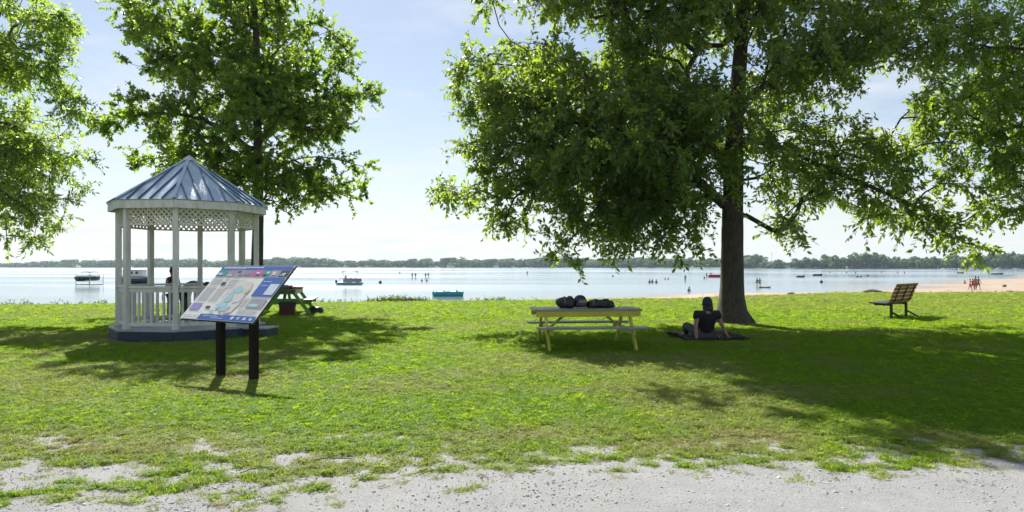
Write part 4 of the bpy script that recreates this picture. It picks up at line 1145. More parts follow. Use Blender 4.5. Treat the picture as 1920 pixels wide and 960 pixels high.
# ------------------------------------------------------------------ park bench
def make_bench():
    root = empty('park_bench', (11.62, 20.55, 0), R(44), 'wooden slatted park bench on metal legs facing the water', 'bench')
    # local: x along the seat, +y is where the sitter looks
    L = 1.75
    prof = [(0.42, 0.43), (0.32, 0.425), (0.21, 0.42), (0.10, 0.415), (0.005, 0.43), (-0.075, 0.51), (-0.11, 0.61), (-0.145, 0.71), (-0.185, 0.81), (-0.23, 0.905)]
    for i, (y, z) in enumerate(prof):
        a = prof[max(0, i - 1)]; b_ = prof[min(len(prof) - 1, i + 1)]
        tg = Vector((0, b_[0] - a[0], b_[1] - a[1])).normalized()
        nrm = Vector((1, 0, 0)).cross(tg)
        MB().beam((-L / 2, y, z), (L / 2, y, z), 0.094, 0.032, nrm, bev=0.005).build('seat_slat' if i < 4 else 'back_slat', M['benchwood'] if i >= 4 else M['benchmetal'], root)
    for x in (-0.62, 0, 0.62):
        MB().tube([(x, y + 0.0 - (0.03 if z > 0.5 else 0), z - (0.035 if z <= 0.5 else 0.012)) for y, z in prof], 0.016, 6).build('support_strap', M['benchmetal'], root)
    for x in (-0.62, 0.62):
        MB().beam((x, -0.02, -0.05), (x, -0.02, 0.40), 0.06, 0.06, (0, 1, 0)).build('leg', M['benchmetal'], root)
        MB().beam((x, 0.0, 0.20), (x + 0.02, -0.36, 0.0), 0.045, 0.045).build('strut', M['benchmetal'], root)
        MB().beam((x, -0.05, 0.375), (x, 0.40, 0.385), 0.05, 0.05).build('seat_arm', M['benchmetal'], root)
    return root
make_bench().scale = (1.1, 1.1, 1.1)

# ------------------------------------------------------------------ people
def skin_mesh(name, verts, edges, radii, mats, levels=2, root=0):
    me = bpy.data.meshes.new(name + '_frame')
    me.from_pydata([tuple(v) for v in verts], edges, [])
    ob = bpy.data.objects.new(name + '_frame', me)
    COL.objects.link(ob)
    sk = ob.modifiers.new('Skin', 'SKIN'); sk.use_smooth_shade = True
    for i, r in enumerate(radii):
        d = me.skin_vertices[0].data[i]
        d.radius = (r, r) if not hasattr(r, '__len__') else r
        d.use_root = (i == root)
    ss = ob.modifiers.new('Sub', 'SUBSURF'); ss.levels = levels; ss.render_levels = levels
    dg = bpy.context.evaluated_depsgraph_get()
    out = bpy.data.meshes.new_from_object(ob.evaluated_get(dg))
    out.name = name
    bpy.data.objects.remove(ob); bpy.data.meshes.remove(me)
    out.materials.clear(); out.materials.append(mats)
    return out

def chain(V, E, Rr, start, pts_, rads):
    j = start
    for p, r in zip(pts_, rads):
        V.append(Vector(p)); Rr.append(r); E.append((j, len(V) - 1)); j = len(V) - 1
    return j

def hand(V, E, Rr, wrist, fwd, side, s=1.0):
    """palm, four fingers of unequal length and a thumb leaving the side of the palm"""
    w = V[wrist]; f = Vector(fwd).normalized(); sd_ = Vector(side).normalized(); dn = Vector((0, 0, -1))
    p = chain(V, E, Rr, wrist, [w + f * 0.05 * s], [(0.034 * s, 0.016 * s)])
    c = V[p]
    for q, L in ((-0.027, 0.062), (-0.009, 0.075), (0.009, 0.07), (0.027, 0.052)):
        k0 = c + f * 0.035 * s - sd_ * q * s
        chain(V, E, Rr, p, [k0, k0 + f * L * 0.5 * s, k0 + f * L * s + dn * 0.012 * s], [0.0095 * s, 0.0085 * s, 0.007 * s])
    k0 = c + sd_ * 0.035 * s - f * 0.01 * s
    chain(V, E, Rr, p, [k0, k0 + sd_ * 0.02 * s + f * 0.025 * s], [0.011 * s, 0.008 * s])

def seated_person():
    base = at(1322, 638, 14.35); base.z = 0.0
    root = empty('person', base, R(4), 'person in black t-shirt and teal cap sitting under the tree', 'person')
    V = [Vector((0, 0, 0.13))]; E = []; Rr = [0.135]
    sp_ = chain(V, E, Rr, 0, [(0, -0.03, 0.28), (0, -0.075, 0.44), (0, -0.115, 0.55)], [(0.15, 0.115), (0.165, 0.12), (0.15, 0.10)])
    nk = chain(V, E, Rr, sp_, [(0.0, -0.12, 0.635), (0.005, -0.11, 0.69), (0.01, -0.095, 0.77), (0.01, -0.09, 0.835)], [0.062, 0.072, 0.092, 0.075])
    jl = chain(V, E, Rr, sp_, [(-0.205, -0.12, 0.56), (-0.265, -0.19, 0.32), (-0.285, -0.30, 0.075)], [0.066, 0.045, 0.031])
    hand(V, E, Rr, jl, (-0.25, -0.9, -0.25), (1, -0.3, 0))
    jr = chain(V, E, Rr, sp_, [(0.205, -0.12, 0.56), (0.30, -0.17, 0.33), (0.40, -0.25, 0.075)], [0.066, 0.045, 0.031])
    hand(V, E, Rr, jr, (0.45, -0.8, -0.25), (-1, -0.3, 0))
    for sgn, kn, an, to in ((-1, (-0.33, 0.30, 0.31), (-0.20, 0.62, 0.07), (-0.22, 0.80, 0.05)), (1, (0.20, 0.46, 0.20), (0.26, 0.86, 0.07), (0.30, 1.02, 0.10))):
        chain(V, E, Rr, 0, [(sgn * 0.10, 0.03, 0.13), kn, an, to], [0.10, 0.066, 0.045, 0.04])
    link('body', skin_mesh('body', V, E, Rr, M['skin']), root)
    # shirt
    V = [Vector((0, 0.0, 0.14))]; E = []; Rr = [(0.165, 0.14)]
    s2 = chain(V, E, Rr, 0, [(0, -0.03, 0.28), (0, -0.075, 0.44), (0, -0.118, 0.555)], [(0.195, 0.14), (0.225, 0.145), (0.215, 0.12)])
    chain(V, E, Rr, s2, [(0, -0.12, 0.615)], [0.078])
    for sg in (-1, 1): chain(V, E, Rr, s2, [(sg * 0.215, -0.12, 0.57), (sg * 0.275, -0.155, 0.43)], [0.088, 0.078])
    link('t_shirt', skin_mesh('t_shirt', V, E, Rr, M['shirt']), root)
    V = [Vector((0, 0.0, 0.12))]; E = []; Rr = [0.15]
    for sgn, kn, an in ((-1, (-0.33, 0.30, 0.31), (-0.20, 0.60, 0.09)), (1, (0.20, 0.46, 0.20), (0.255, 0.84, 0.085))):
        chain(V, E, Rr, 0, [(sgn * 0.11, 0.03, 0.13), kn, an], [0.115, 0.085, 0.06])
    link('trousers', skin_mesh('trousers', V, E, Rr, M['denim']), root)
    for an, to in (((-0.20, 0.60, 0.055), (-0.22, 0.82, 0.045)), ((0.26, 0.84, 0.06), (0.31, 1.06, 0.10))):
        V = [Vector(an)]; E = []; Rr = [0.05]; chain(V, E, Rr, 0, [(Vector(an) + Vector(to)) / 2, to], [0.052, 0.042])
        link('shoe', skin_mesh('shoe', V, E, Rr, M['black'], 1), root)
    # hair down to the shoulders, then the cap
    V = [Vector((0.01, -0.11, 0.80))]; E = []; Rr = [0.085]
    chain(V, E, Rr, 0, [(0.005, -0.145, 0.71), (0.0, -0.185, 0.60)], [(0.125, 0.075), (0.12, 0.045)])
    link('hair', skin_mesh('hair', V, E, Rr, M['hair']), root)
    rings = []
    for i in range(8):
        t_ = i / 7 * 1.56
        rings.append([Vector((0.012 + 0.108 * math.cos(a) * max(0.02, math.cos(t_)) ** 0.7, -0.10 + 0.122 * math.sin(a) * max(0.02, math.cos(t_)) ** 0.7, 0.735 + 0.185 * math.sin(t_))) for a in [2 * math.pi * q / 16 for q in range(16)]])
    cap_ = MB().loft(rings).build('cap', M['hat'], root)
    MB().tube([Vector((0.012 + 0.109 * math.cos(a), -0.10 + 0.123 * math.sin(a), 0.748)) for a in [2 * math.pi * q / 16 for q in range(17)]], 0.010, 6).build('cap_band', M['hat'], cap_)
    return root
seated_person()
bk = at(1335, 636, 14.4)
bq = []
nx, ny = 26, 16
GXb, GYb = np.meshgrid(np.linspace(-0.62, 0.75, nx), np.linspace(-0.42, 0.9, ny))
GZb = 0.02 + 0.09 * fbm(GXb * 5, GYb * 5, 3) * (1 + 0.6 * (np.abs(GXb) > 0.5))
GXb = GXb + 0.08 * (fbm(GYb * 3, GXb * 2 + 7) - 0.5); GYb = GYb + 0.10 * (fbm(GXb * 3 + 4, GYb * 2) - 0.5)
top = np.stack([GXb, GYb, GZb], -1).reshape(-1, 3); bot = top - np.array([0, 0, 0.012]); f = grid_faces(ny, nx)
bo = link('blanket', np_mesh('blanket', np.concatenate([top, bot]), np.concatenate([f, f[:, ::-1] + len(top)]), M['blanket'], True), None, (bk.x - 0.1, 14.35, 0.0), (0, 0, R(5)))
tag(bo, 'dark crumpled blanket on the grass under the seated person', 'blanket')
pb = at(1348, 632, 14.15)
make_bag('black_pouch', 'small black pouch on the blanket beside the seated person', (pb.x, 13.98, 0.05), (0.15, 0.09, 0.045), 15, 0.1, 'pouch')

# standing and bent figures, built once per pose
def figure_meshes():
    P = {}
    def standing(arm=0.24, stride=0.0):
        V = [Vector((0, 0, 0.93))]; E = []; Rr = [(0.145, 0.11)]
        sp_ = chain(V, E, Rr, 0, [(0, 0, 1.12), (0, 0.0, 1.30), (0, 0, 1.43)], [(0.135, 0.095), (0.16, 0.105), (0.12, 0.085)])
        chain(V, E, Rr, sp_, [(0, 0, 1.50), (0, 0.015, 1.57), (0, 0.02, 1.65), (0, 0.015, 1.71)], [0.055, 0.07, 0.088, 0.07])
        for sg in (-1, 1):
            w = chain(V, E, Rr, sp_, [(sg * 0.18, 0, 1.42), (sg * (0.18 + arm * 0.4), -0.02, 1.14), (sg * (0.18 + arm * 0.6), 0.06, 0.90)], [0.055, 0.042, 0.03])
            hand(V, E, Rr, w, (0, 0.1, -1), (0, 1, 0))
            chain(V, E, Rr, 0, [(sg * 0.09, 0, 0.88), (sg * 0.11, sg * stride * 0.5 + 0.02, 0.48), (sg * 0.11, sg * stride, 0.07), (sg * 0.12, sg * stride + 0.14, 0.04)], [0.09, 0.058, 0.04, 0.035])
        return skin_mesh('body', V, E, Rr, M['skin'], 1)
    P['stand'] = standing(); P['walk'] = standing(0.4, 0.22)
    def shorts(stride, m_, L=0.55):
        V = [Vector((0, 0, 0.95))]; E = []; Rr = [(0.155, 0.12)]
        for sg in (-1, 1): chain(V, E, Rr, 0, [(sg * 0.095, 0, 0.86), (sg * 0.11, sg * stride * 0.4 + 0.01, L)], [0.10, 0.08])
        return skin_mesh('shorts', V, E, Rr, m_, 1)
    for c in ('navy', 'red', 'black'): P['shorts_' + c] = shorts(0.0, M[c]); P['trunks_' + c] = shorts(0.22, M[c])
    P['trousers'] = shorts(0.0, M['black'], 0.08)
    V = [Vector((0, 0, 0.93))]; E = []; Rr = [(0.15, 0.115)]
    s2 = chain(V, E, Rr, 0, [(0, 0, 1.12), (0, 0, 1.30), (0, 0, 1.42)], [(0.145, 0.105), (0.17, 0.115), (0.125, 0.09)])
    for sg in (-1, 1): chain(V, E, Rr, s2, [(sg * 0.18, 0, 1.42), (sg * 0.22, 0, 1.22)], [0.068, 0.058])
    for c in ('navy', 'red', 'black', 'strap'): P['top_' + c] = skin_mesh('top', V, E, Rr, M[c], 1)
    rings = []
    for i in range(7):
        t_ = -0.35 + i / 6 * 1.9
        rings.append([Vector((0.096 * math.cos(a) * max(0.02, math.cos(t_)) ** 0.6, 0.005 + 0.105 * math.sin(a) * max(0.02, math.cos(t_)) ** 0.6, 1.66 + 0.135 * math.sin(t_))) for a in [2 * math.pi * q / 12 for q in range(12)]])
    P['hair'] = MB().loft(rings).mesh('hair', M['hair'])
    return P
FIG = figure_meshes()
def figure(loc, label, pose='stand', lower='shorts_navy', upper=None, rz=0.0, s=1.0, group=None):
    o = empty('person', loc, rz, label, 'person', group)
    o.scale = (s, s, s)
    link('body', FIG[pose], o)
    if lower: link('shorts' if 'tr' not in lower[:3] or 'trunks' in lower else 'trousers', FIG[lower], o)
    if upper: link('top', FIG[upper], o)
    link('hair', FIG['hair'], o)
    return o
p1 = at(324, 600, 18.6)
figure((p1.x, 18.6, 0), 'dark-clothed person standing upright behind the gazebo post', 'stand', 'trousers', 'top_black', R(70), 0.86)
# the person bending over behind the gazebo rail
def bent_person():
    b0 = at(345, 600, 18.4)
    root = empty('person', (b0.x, 18.4, 0), 0, 'person bending forward behind the gazebo railing in grey top and dark trousers', 'person')
    def torso(r1, r2, r3):
        V = [Vector((0, 0, 0.90))]; E = []; Rr = [r1]
        e = chain(V, E, Rr, 0, [(0.14, 0, 1.02), (0.30, 0, 1.08), (0.42, 0, 1.07)], [r1, r2, r3]); return V, E, Rr, e
    V, E, Rr, e = torso((0.14, 0.12), (0.15, 0.115), (0.11, 0.10))
    chain(V, E, Rr, e, [(0.50, 0, 1.06), (0.58, 0, 1.03), (0.65, 0, 1.0)], [0.06, 0.085, 0.08])
    for sg in (-1, 1):
        w = chain(V, E, Rr, e, [(0.40, sg * 0.17, 1.04), (0.42, sg * 0.20, 0.78), (0.50, sg * 0.16, 0.58)], [0.055, 0.042, 0.03]); hand(V, E, Rr, w, (0.3, 0, -1), (0, -sg, 0))
        chain(V, E, Rr, 0, [(0.0, sg * 0.10, 0.86), (0.05, sg * 0.12, 0.47), (-0.02, sg * 0.13, 0.07), (0.12, sg * 0.14, 0.04)], [0.095, 0.06, 0.042, 0.036])
    link('body', skin_mesh('body', V, E, Rr, M['skin'], 1), root)
    V, E, Rr, e = torso((0.16, 0.14), (0.17, 0.13), (0.125, 0.11))
    for sg in (-1, 1): chain(V, E, Rr, e, [(0.40, sg * 0.17, 1.04), (0.42, sg * 0.195, 0.84)], [0.07, 0.058])
    link('top', skin_mesh('top', V, E, Rr, M['denim'], 1), root)
    V = [Vector((0, 0, 0.88))]; E = []; Rr = [(0.15, 0.13)]
    for sg in (-1, 1): chain(V, E, Rr, 0, [(0.0, sg * 0.10, 0.84), (0.05, sg * 0.12, 0.47), (-0.02, sg * 0.13, 0.09)], [0.11, 0.08, 0.065])
    link('trousers', skin_mesh('trousers', V, E, Rr, M['black'], 1), root)
    link('hair', MB().tube([(0.56, 0, 1.09), (0.60, 0, 1.07), (0.66, 0, 1.03), (0.70, 0, 1.0)], [0.05, 0.088, 0.088, 0.04], 10).mesh('hair', M['hair']), root)
    return root
bent_person()

# people on the beach and in the lake: pixel of the feet or the water line, how deep they stand
def wader(px, py, sunk, label, **kw):
    p = on_water(px, py); p.z = WATER_Z - sunk
    return figure(p, label, **kw)
LK = 'bathers standing in the lake'
bch = on_water(1821, 544.5)
def beach_fig(px, py, label, **kw):
    p = on_water(px, py); p.z = float(bed_z(np.array([p.x]), np.array([p.y]))[0]) if True else p.z
    # keep the feet on the sand
    D = FPX * (CAM_Z - p.z) / (py - HOR); p = Vector(((px - 960) / FPX * D, D, p.z))
    p.z = float(bed_z(np.array([p.x]), np.array([p.y]))[0])
    return figure(p, label, **kw)
beach_fig(1819, 544.6, 'person in red walking on the beach, leftmost of the group of four', pose='walk', lower='trunks_red', upper='top_red', rz=R(60), s=0.82)
beach_fig(1824, 544.4, 'person in red swimwear walking on the beach in the middle of the group', pose='walk', lower='trunks_red', upper='top_red', rz=R(-50), s=0.86)
beach_fig(1829, 544.0, 'tall bare-chested person in red shorts standing in the beach group', pose='stand', lower='shorts_red', rz=R(20), s=1.04)
beach_fig(1834, 543.8, 'tall person in dark shorts at the shore end of the beach group', pose='walk', lower='trunks_black', upper=None, rz=R(-80), s=1.0)
wader(1809, 533, 0.55, 'small bather standing in the shallows beside the beach group', s=0.75, lower='shorts_navy')
wader(1419.5, 536, 0.15, 'wader in dark swimwear beside the floating board, the one nearer the trunk', pose='walk', lower='trunks_black', upper='top_navy', s=0.86, rz=R(30))
wader(1424.5, 536, 0.15, 'wader in dark swimwear beside the floating board, nearest the board', pose='walk', lower='trunks_black', upper='top_black', s=0.86, rz=R(-30))
wader(1285, 524, 0.55, 'lone bather standing waist-deep just past the drooping branches', s=1.0, upper='top_navy')
for i, (px_, py_) in enumerate(((1218, 529), (1223, 529), (1230.5, 529.5))):
    wader(px_, py_, 1.15, ('bather chest-deep in the lake, leftmost of three close together', 'bather chest-deep in the lake, middle one of three close together', 'bather chest-deep in the lake, rightmost of three close together')[i], s=1.0, upper='top_navy', group=LK)
wader(1247, 523.5, 1.3, 'swimmer up to the neck, left one of a pair under the branches', group=LK); wader(1253, 523.5, 1.3, 'swimmer up to the neck, right one of a pair under the branches', group=LK)
wader(1325, 519.5, 0.4, 'bather standing beside the red raft near the trunk', upper='top_black', s=1.0, group=LK)
wader(1333, 517.5, 0.5, 'bather standing behind the red raft near the trunk', upper='top_navy', s=1.0, group=LK)
wader(1320.5, 522.5, 0.9, 'bather waist-deep in front of the red raft', upper='top_navy', s=0.9, group=LK)
wader(773, 519.5, 0.45, 'wader far out on the lake, left one of the pair near the motor boat', upper='top_navy', group=LK); wader(779, 519.3, 0.45, 'wader far out on the lake, right one of the pair near the motor boat', upper='top_black', group=LK)
wader(798, 519.3, 0.45, 'wader far out, left one of the second pair above the turquoise boat', upper='top_navy', group=LK); wader(803, 518.6, 0.45, 'wader far out, right one of the second pair above the turquoise boat', upper='top_black', group=LK)
wader(791, 527, 1.25, 'swimmer with head above water, left of two above the turquoise boat', group=LK); wader(800, 527, 1.25, 'swimmer with head above water, right of two above the turquoise boat', group=LK)
wader(749.5, 512.5, 0.7, 'lone bather far out between motor boat and wading pairs', upper='top_navy', group=LK); wader(988.5, 514.5, 0.5, 'lone dark figure standing far out in the middle of the lake', upper='top_black', s=1.1, group=LK)
for i, px_ in enumerate((1556, 1587, 1604, 1653, 1683, 1696)):
    wader(px_, 511.5 + (i % 3) * 0.5, 0.8, 'tiny distant bather in the row above the bench, %s from the trunk' % ('first', 'second', 'third', 'fourth', 'fifth', 'sixth')[i], upper='top_navy', group='distant bathers above the bench')
# crouching child at the water's edge
def child():
    p = on_water(1290, 549.5); p.z = float(bed_z(np.array([p.x]), np.array([p.y]))[0])
    p.z = max(p.z, WATER_Z - 0.1)
    root = empty('person', p, R(-70), 'small child crouching at the edge of the wet sand', 'person')
    V = [Vector((0, 0, 0.30))]; E = []; Rr = [0.11]
    e = chain(V, E, Rr, 0, [(0, 0.07, 0.45), (0, 0.14, 0.58)], [0.11, 0.09])
    chain(V, E, Rr, e, [(0, 0.17, 0.65), (0, 0.20, 0.74), (0, 0.20, 0.80)], [0.05, 0.095, 0.075])
    for sg in (-1, 1):
        w = chain(V, E, Rr, e, [(sg * 0.13, 0.16, 0.56), (sg * 0.14, 0.30, 0.40), (sg * 0.10, 0.40, 0.22)], [0.042, 0.033, 0.025]); hand(V, E, Rr, w, (0, 0.3, -1), (-sg, 0, 0), 0.7)
        chain(V, E, Rr, 0, [(sg * 0.08, 0.02, 0.28), (sg * 0.13, 0.26, 0.34), (sg * 0.11, 0.06, 0.05), (sg * 0.12, 0.17, 0.03)], [0.07, 0.052, 0.036, 0.03])
    link('body', skin_mesh('body', V, E, Rr, M['skin'], 1), root)
    V = [Vector((0, 0, 0.29))]; E = []; Rr = [0.13]; chain(V, E, Rr, 0, [(0, 0.07, 0.45), (0, 0.14, 0.57)], [0.125, 0.10])
    link('swimsuit', skin_mesh('swimsuit', V, E, Rr, M['navy'], 1), root)
    link('hair', MB().tube([(0, 0.14, 0.74), (0, 0.17, 0.79), (0, 0.19, 0.845)], [0.07, 0.10, 0.05], 10).mesh('hair', M['hair']), root)
child()

# ------------------------------------------------------------------ boats and floats
def hull_rings(L, B, H, keel=0.0, n=9, bow=0.25, transom=0.85):
    rings = []
    for i in range(n):
        t_ = i / (n - 1); x = -L / 2 + L * t_
        w = B / 2 * (transom + (1 - transom) * min(1, t_ * 3)) * (1 - max(0, (t_ - 0.5) / 0.5) ** 2.2 * 0.97)
        rise = bow * max(0, (t_ - 0.55) / 0.45) ** 2
        zk = keel + rise * 0.8; zt = H + rise
        rings.append([Vector((x, -w, zt)), Vector((x, -w * 0.92, zk + (zt - zk) * 0.5)), Vector((x, -w * 0.5, zk + 0.03)), Vector((x, 0, zk)), Vector((x, w * 0.5, zk + 0.03)), Vector((x, w * 0.92, zk + (zt - zk) * 0.5)), Vector((x, w, zt)), Vector((x, w * 0.8, zt - 0.03)), Vector((x, 0, zt - 0.05)), Vector((x, -w * 0.8, zt - 0.03))])
    return rings
def bimini(parent, x0, x1, B, z, m_, sag=0.12, post_z=0.7):
    k = 7; rings = []
    g = []
    for i in range(k):
        x = x0 + (x1 - x0) * i / (k - 1); e = sag * (1 - ((i - (k - 1) / 2) / ((k - 1) / 2)) ** 2)
        g.append([Vector((x, y * B / 2, z + e + 0.10 * (1 - y * y))) for y in (-1, -0.6, 0, 0.6, 1)] + [Vector((x, y * B / 2, z + e + 0.10 * (1 - y * y) - 0.06)) for y in (1, 0.6, 0, -0.6, -1)])
    c = MB().loft(g).build('canopy', m_, parent)
    for x in (x0 + 0.1, x1 - 0.1):
        for y in (-1, 1):
            MB().tube([(x * 0.6, y * B / 2, post_z), (x, y * B / 2 * 0.98, z + 0.02)], 0.022, 6).build('pole', M['alu'], c)
def pontoon():
    p = on_water(657, 534); o = empty('pontoon_boat', p, R(12), 'grey motor boat with arched sun canopy on the open lake', 'boat')
    L, B = 4.7, 2.2
    for y in (-0.75, 0.75):
        MB().tube([(-L / 2, y, 0.12), (-L / 2 + 0.2, y, 0.12), (L / 2 - 0.5, y, 0.14), (L / 2, y, 0.32)], [0.26, 0.28, 0.28, 0.05], 12).build('float_tube', M['hullblue'], o)
    MB().box((0, 0, 0.44), (L - 0.2, B, 0.09)).build('deck', M['alu'], o)
    for y in (-1.06, 1.06):
        MB().box((0.45, y, 0.78), (L - 1.6, 0.035, 0.55)).build('side_panel', M['hullgrey'], o)
        MB().tube([(-L / 2 + 0.4, y, 0.5), (-L / 2 + 0.4, y, 1.1), (L / 2 - 0.35, y, 1.1), (L / 2 - 0.35, y, 0.5)], 0.025, 6).build('rail', M['alu'], o)
    MB().box((L / 2 - 0.36, 0, 0.78), (0.035, 2.0, 0.55)).build('front_panel', M['hullgrey'], o)
    for x, y in ((-1.0, 0.6), (0.9, 0.65), (1.3, -0.65), (-0.1, -0.5)):
        s_ = MB().box((x, y, 0.66), (0.6, 0.6, 0.34)).build('seat', M['bluecanvas'], o); MB().box((x - 0.27, y, 1.0), (0.10, 0.58, 0.36)).build('backrest', M['bluecanvas'], s_)
    MB().box((0.05, 0.55, 0.85), (0.35, 0.5, 0.72)).build('console', M['black'], o)
    m_ = MB().box((-L / 2 - 0.15, 0, 0.62), (0.36, 0.34, 0.50)).build('motor', M['black'], o); MB().box((-L / 2 - 0.15, 0, 0.10), (0.12, 0.07, 0.6)).build('motor_leg', M['black'], m_)
    bimini(o, -1.5, 1.4, 2.15, 2.35, M['bluecanvas'])
    q = figure(p + Vector((-0.9, 0.25, 0.49)), 'dark-clothed person aboard the grey motor boat', 'stand', 'trousers', 'top_black', R(40), 0.78)
pontoon()
def lift_boat():
    p = on_water(168, 534); o = empty('motor_boat', p, R(78), 'dark motor boat with canopy raised on a lift, left of the gazebo', 'boat')
    MB().loft(hull_rings(4.8, 2.3, 1.5, 0.72, bow=0.2)).build('hull', M['hulldark'], o)
    MB().loft([[v + Vector((0, 0, 0.0)) for v in r] for r in [[Vector((x, y, z)) for y, z in ((-w, 1.46), (w, 1.46), (w * 0.86, 1.72), (-w * 0.86, 1.72))] for x, w in ((-2.0, 1.0), (0.2, 1.1), (1.4, 0.7), (2.0, 0.25))]], smooth=False).build('cockpit_cover', M['palecanvas'], o)
    MB().box((-2.5, 0, 1.1), (0.35, 0.4, 0.6)).build('motor', M['black'], o)
    bimini(o, -1.0, 1.1, 1.9, 2.25, M['bluecanvas'], post_z=1.6)
    lf = empty('boat_lift', p, R(78), 'metal lift frame under the raised dark motor boat', 'lift')
    for x in (-1.5, 1.5):
        MB().beam((x, -1.5, 0.68), (x, 1.5, 0.68), 0.1, 0.1).build('cross_beam', M['alu'], lf)
        for y in (-1.5, 1.5): MB().beam((x, y, -0.8), (x, y, 1.9), 0.07, 0.07, (1, 0, 0)).build('leg', M['alu'], lf)
    for y in (-1.5, 1.5): MB().beam((-1.5, y, 0.05), (1.5, y, 0.05), 0.08, 0.1).build('side_beam', M['black'], lf)
lift_boat()
def cruiser():
    p = on_water(258, 531.5); o = empty('cabin_boat', p, R(4), 'white cabin boat with dark hull moored beyond the gazebo rail', 'boat')
    MB().loft(hull_rings(5.6, 2.4, 0.95, -0.15, bow=0.35)).build('hull', M['hulldark'], o)
    MB().loft([[Vector((x, -w, 0.9)), Vector((x, w, 0.9)), Vector((x, w * 0.94, 1.45)), Vector((x, -w * 0.94, 1.45))] for x, w in ((-2.5, 1.0), (-0.5, 1.12), (1.2, 0.9), (2.1, 0.4))], smooth=False).build('deck_house', M['hullgrey'], o)
    c = MB().box((-0.5, 0, 2.05), (3.6, 2.0, 1.15)).build('cabin', M['palecanvas'], o)
    MB().box((-0.5, 0, 2.68), (3.9, 2.2, 0.08)).build('cabin_roof', M['bluecanvas'], c)
    for x in (-1.6, -0.7, 0.3):
        MB().box((x, -1.006, 2.12), (0.5, 0.02, 0.5)).build('window', M['glass'], c)
    MB().tube([(-2.4, -0.9, 1.4), (-2.4, -0.9, 2.6)], 0.03, 6).build('rail', M['alu'], o)
cruiser()
def turquoise():
    p = on_water(840, 555); o = empty('paddle_boat', p, R(2), 'turquoise plastic boat floating close to the lawn edge', 'boat')
    L, B = 3.55, 1.5
    out = [(x * L / 2, y * B / 2) for x, y in [(math.copysign(abs(math.cos(a)) ** 0.4, math.cos(a)), math.copysign(abs(math.sin(a)) ** 0.45, math.sin(a))) for a in [2 * math.pi * (q + 0.5) / 28 for q in range(28)]]]
    MB().loft([[Vector((x * s_, y * s_, z)) for x, y in out] for s_, z in ((0.9, -0.10), (0.97, 0.05), (1.0, 0.25), (1.0, 0.44), (0.95, 0.52), (0.86, 0.50), (0.84, 0.22))]).build('hull', M['turq'], o)
    for x in (-0.85, 0.6):
        s_ = MB().box((x, 0, 0.38), (0.6, 1.1, 0.26)).build('seat', M['palecanvas'], o); MB().beam((x + 0.32, 0, 0.46), (x + 0.42, 0, 0.70), 1.1, 0.08, (1, 0, 0)).build('backrest', M['palecanvas'] if x < 0 else M['turq'], s_)
    MB().box((-1.55, 0, 0.56), (0.22, 0.9, 0.10)).build('bow_block', M['turq'], o)
turquoise()
def float_mat(name, px, py, L, B, label, m_, cat, h=0.14, rz=0.0):
    p = on_water(px, py); o = empty(name, p, rz, label, cat)
    k = 20; out = [(L / 2 * math.copysign(abs(math.cos(a)) ** 0.7, math.cos(a)), B / 2 * math.copysign(abs(math.sin(a)) ** 0.7, math.sin(a))) for a in [2 * math.pi * (q + 0.5) / k for q in range(k)]]
    MB().loft([[Vector((x * s_, y * s_, z + 0.12 * (abs(x) / (L / 2)) ** 4)) for x, y in out] for s_, z in ((0.9, -0.05), (1, h * 0.4), (0.97, h), (0.8, h * 1.05))]).build('deck', m_, o)
    return o
rf = float_mat('inflatable_raft', 1341, 519.5, 4.6, 1.6, 'red inflatable raft among the bathers beside the trunk', M['red'], 'raft', 0.45)
MB().tube([Vector((2.1 * math.cos(a), 0.65 * math.sin(a), 0.62)) for a in [2 * math.pi * q / 20 for q in range(21)]], 0.17, 8).build('side_tube', M['red'], rf)
b_ = float_mat('paddle_board', 1434, 539.5, 1.9, 0.7, 'flat pale paddle board floating beside the two waders', M['strap'], 'paddle board', 0.12)
MB().box((0.6, 0, 0.145), (0.5, 0.4, 0.03)).build('grip_pad', M['black'], b_)
def rowing(px, py, L, label, m_, rz=0.0, group=None):
    p = on_water(px, py); o = empty('rowing_boat', p, rz, label, 'boat', group)
    MB().loft(hull_rings(L, L * 0.32, 0.5, -0.12, bow=0.25)).build('hull', m_, o)
    for x in (-0.2, 0.15): MB().box((x * L, 0, 0.47), (0.22, L * 0.27, 0.05)).build('thwart', M['log'], o)
    return o
rowing(1533, 516.5, 3.4, 'low dark boat lying far out midway between trunk and bench', M['navy'])
rowing(1501, 519.5, 2.6, 'small grey boat lying flat on the lake right of the waders', M['strap'])
rowing(1870, 514.5, 5.2, 'long dark boat at anchor above the beach group', M['navy'], R(6))
rowing(1801, 512.5, 3.0, 'dark dinghy moored left of the beach group, nearer of the moored boats', M['navy'], R(-8))
for i, (px_, py_, m_) in enumerate(((1770, 505.0, 'palecanvas'), (1790, 505.4, 'navy'), (1799, 505.0, 'palecanvas'), (1822, 504.6, 'palecanvas'), (1872, 505.2, 'palecanvas'), (1905, 505.0, 'palecanvas'))):
    o = rowing(px_, py_, 6.5, 'distant moored boat below the bank trees, ' + ('leftmost of six', 'second of six', 'third of six', 'fourth of six', 'fifth of six', 'rightmost of six')[i], M[m_], R(10 - 6 * i), 'boats moored at the far bank')
    MB().box((-0.3, 0, 0.95), (2.0, 1.3, 0.9)).build('cabin', M['palecanvas'], o)
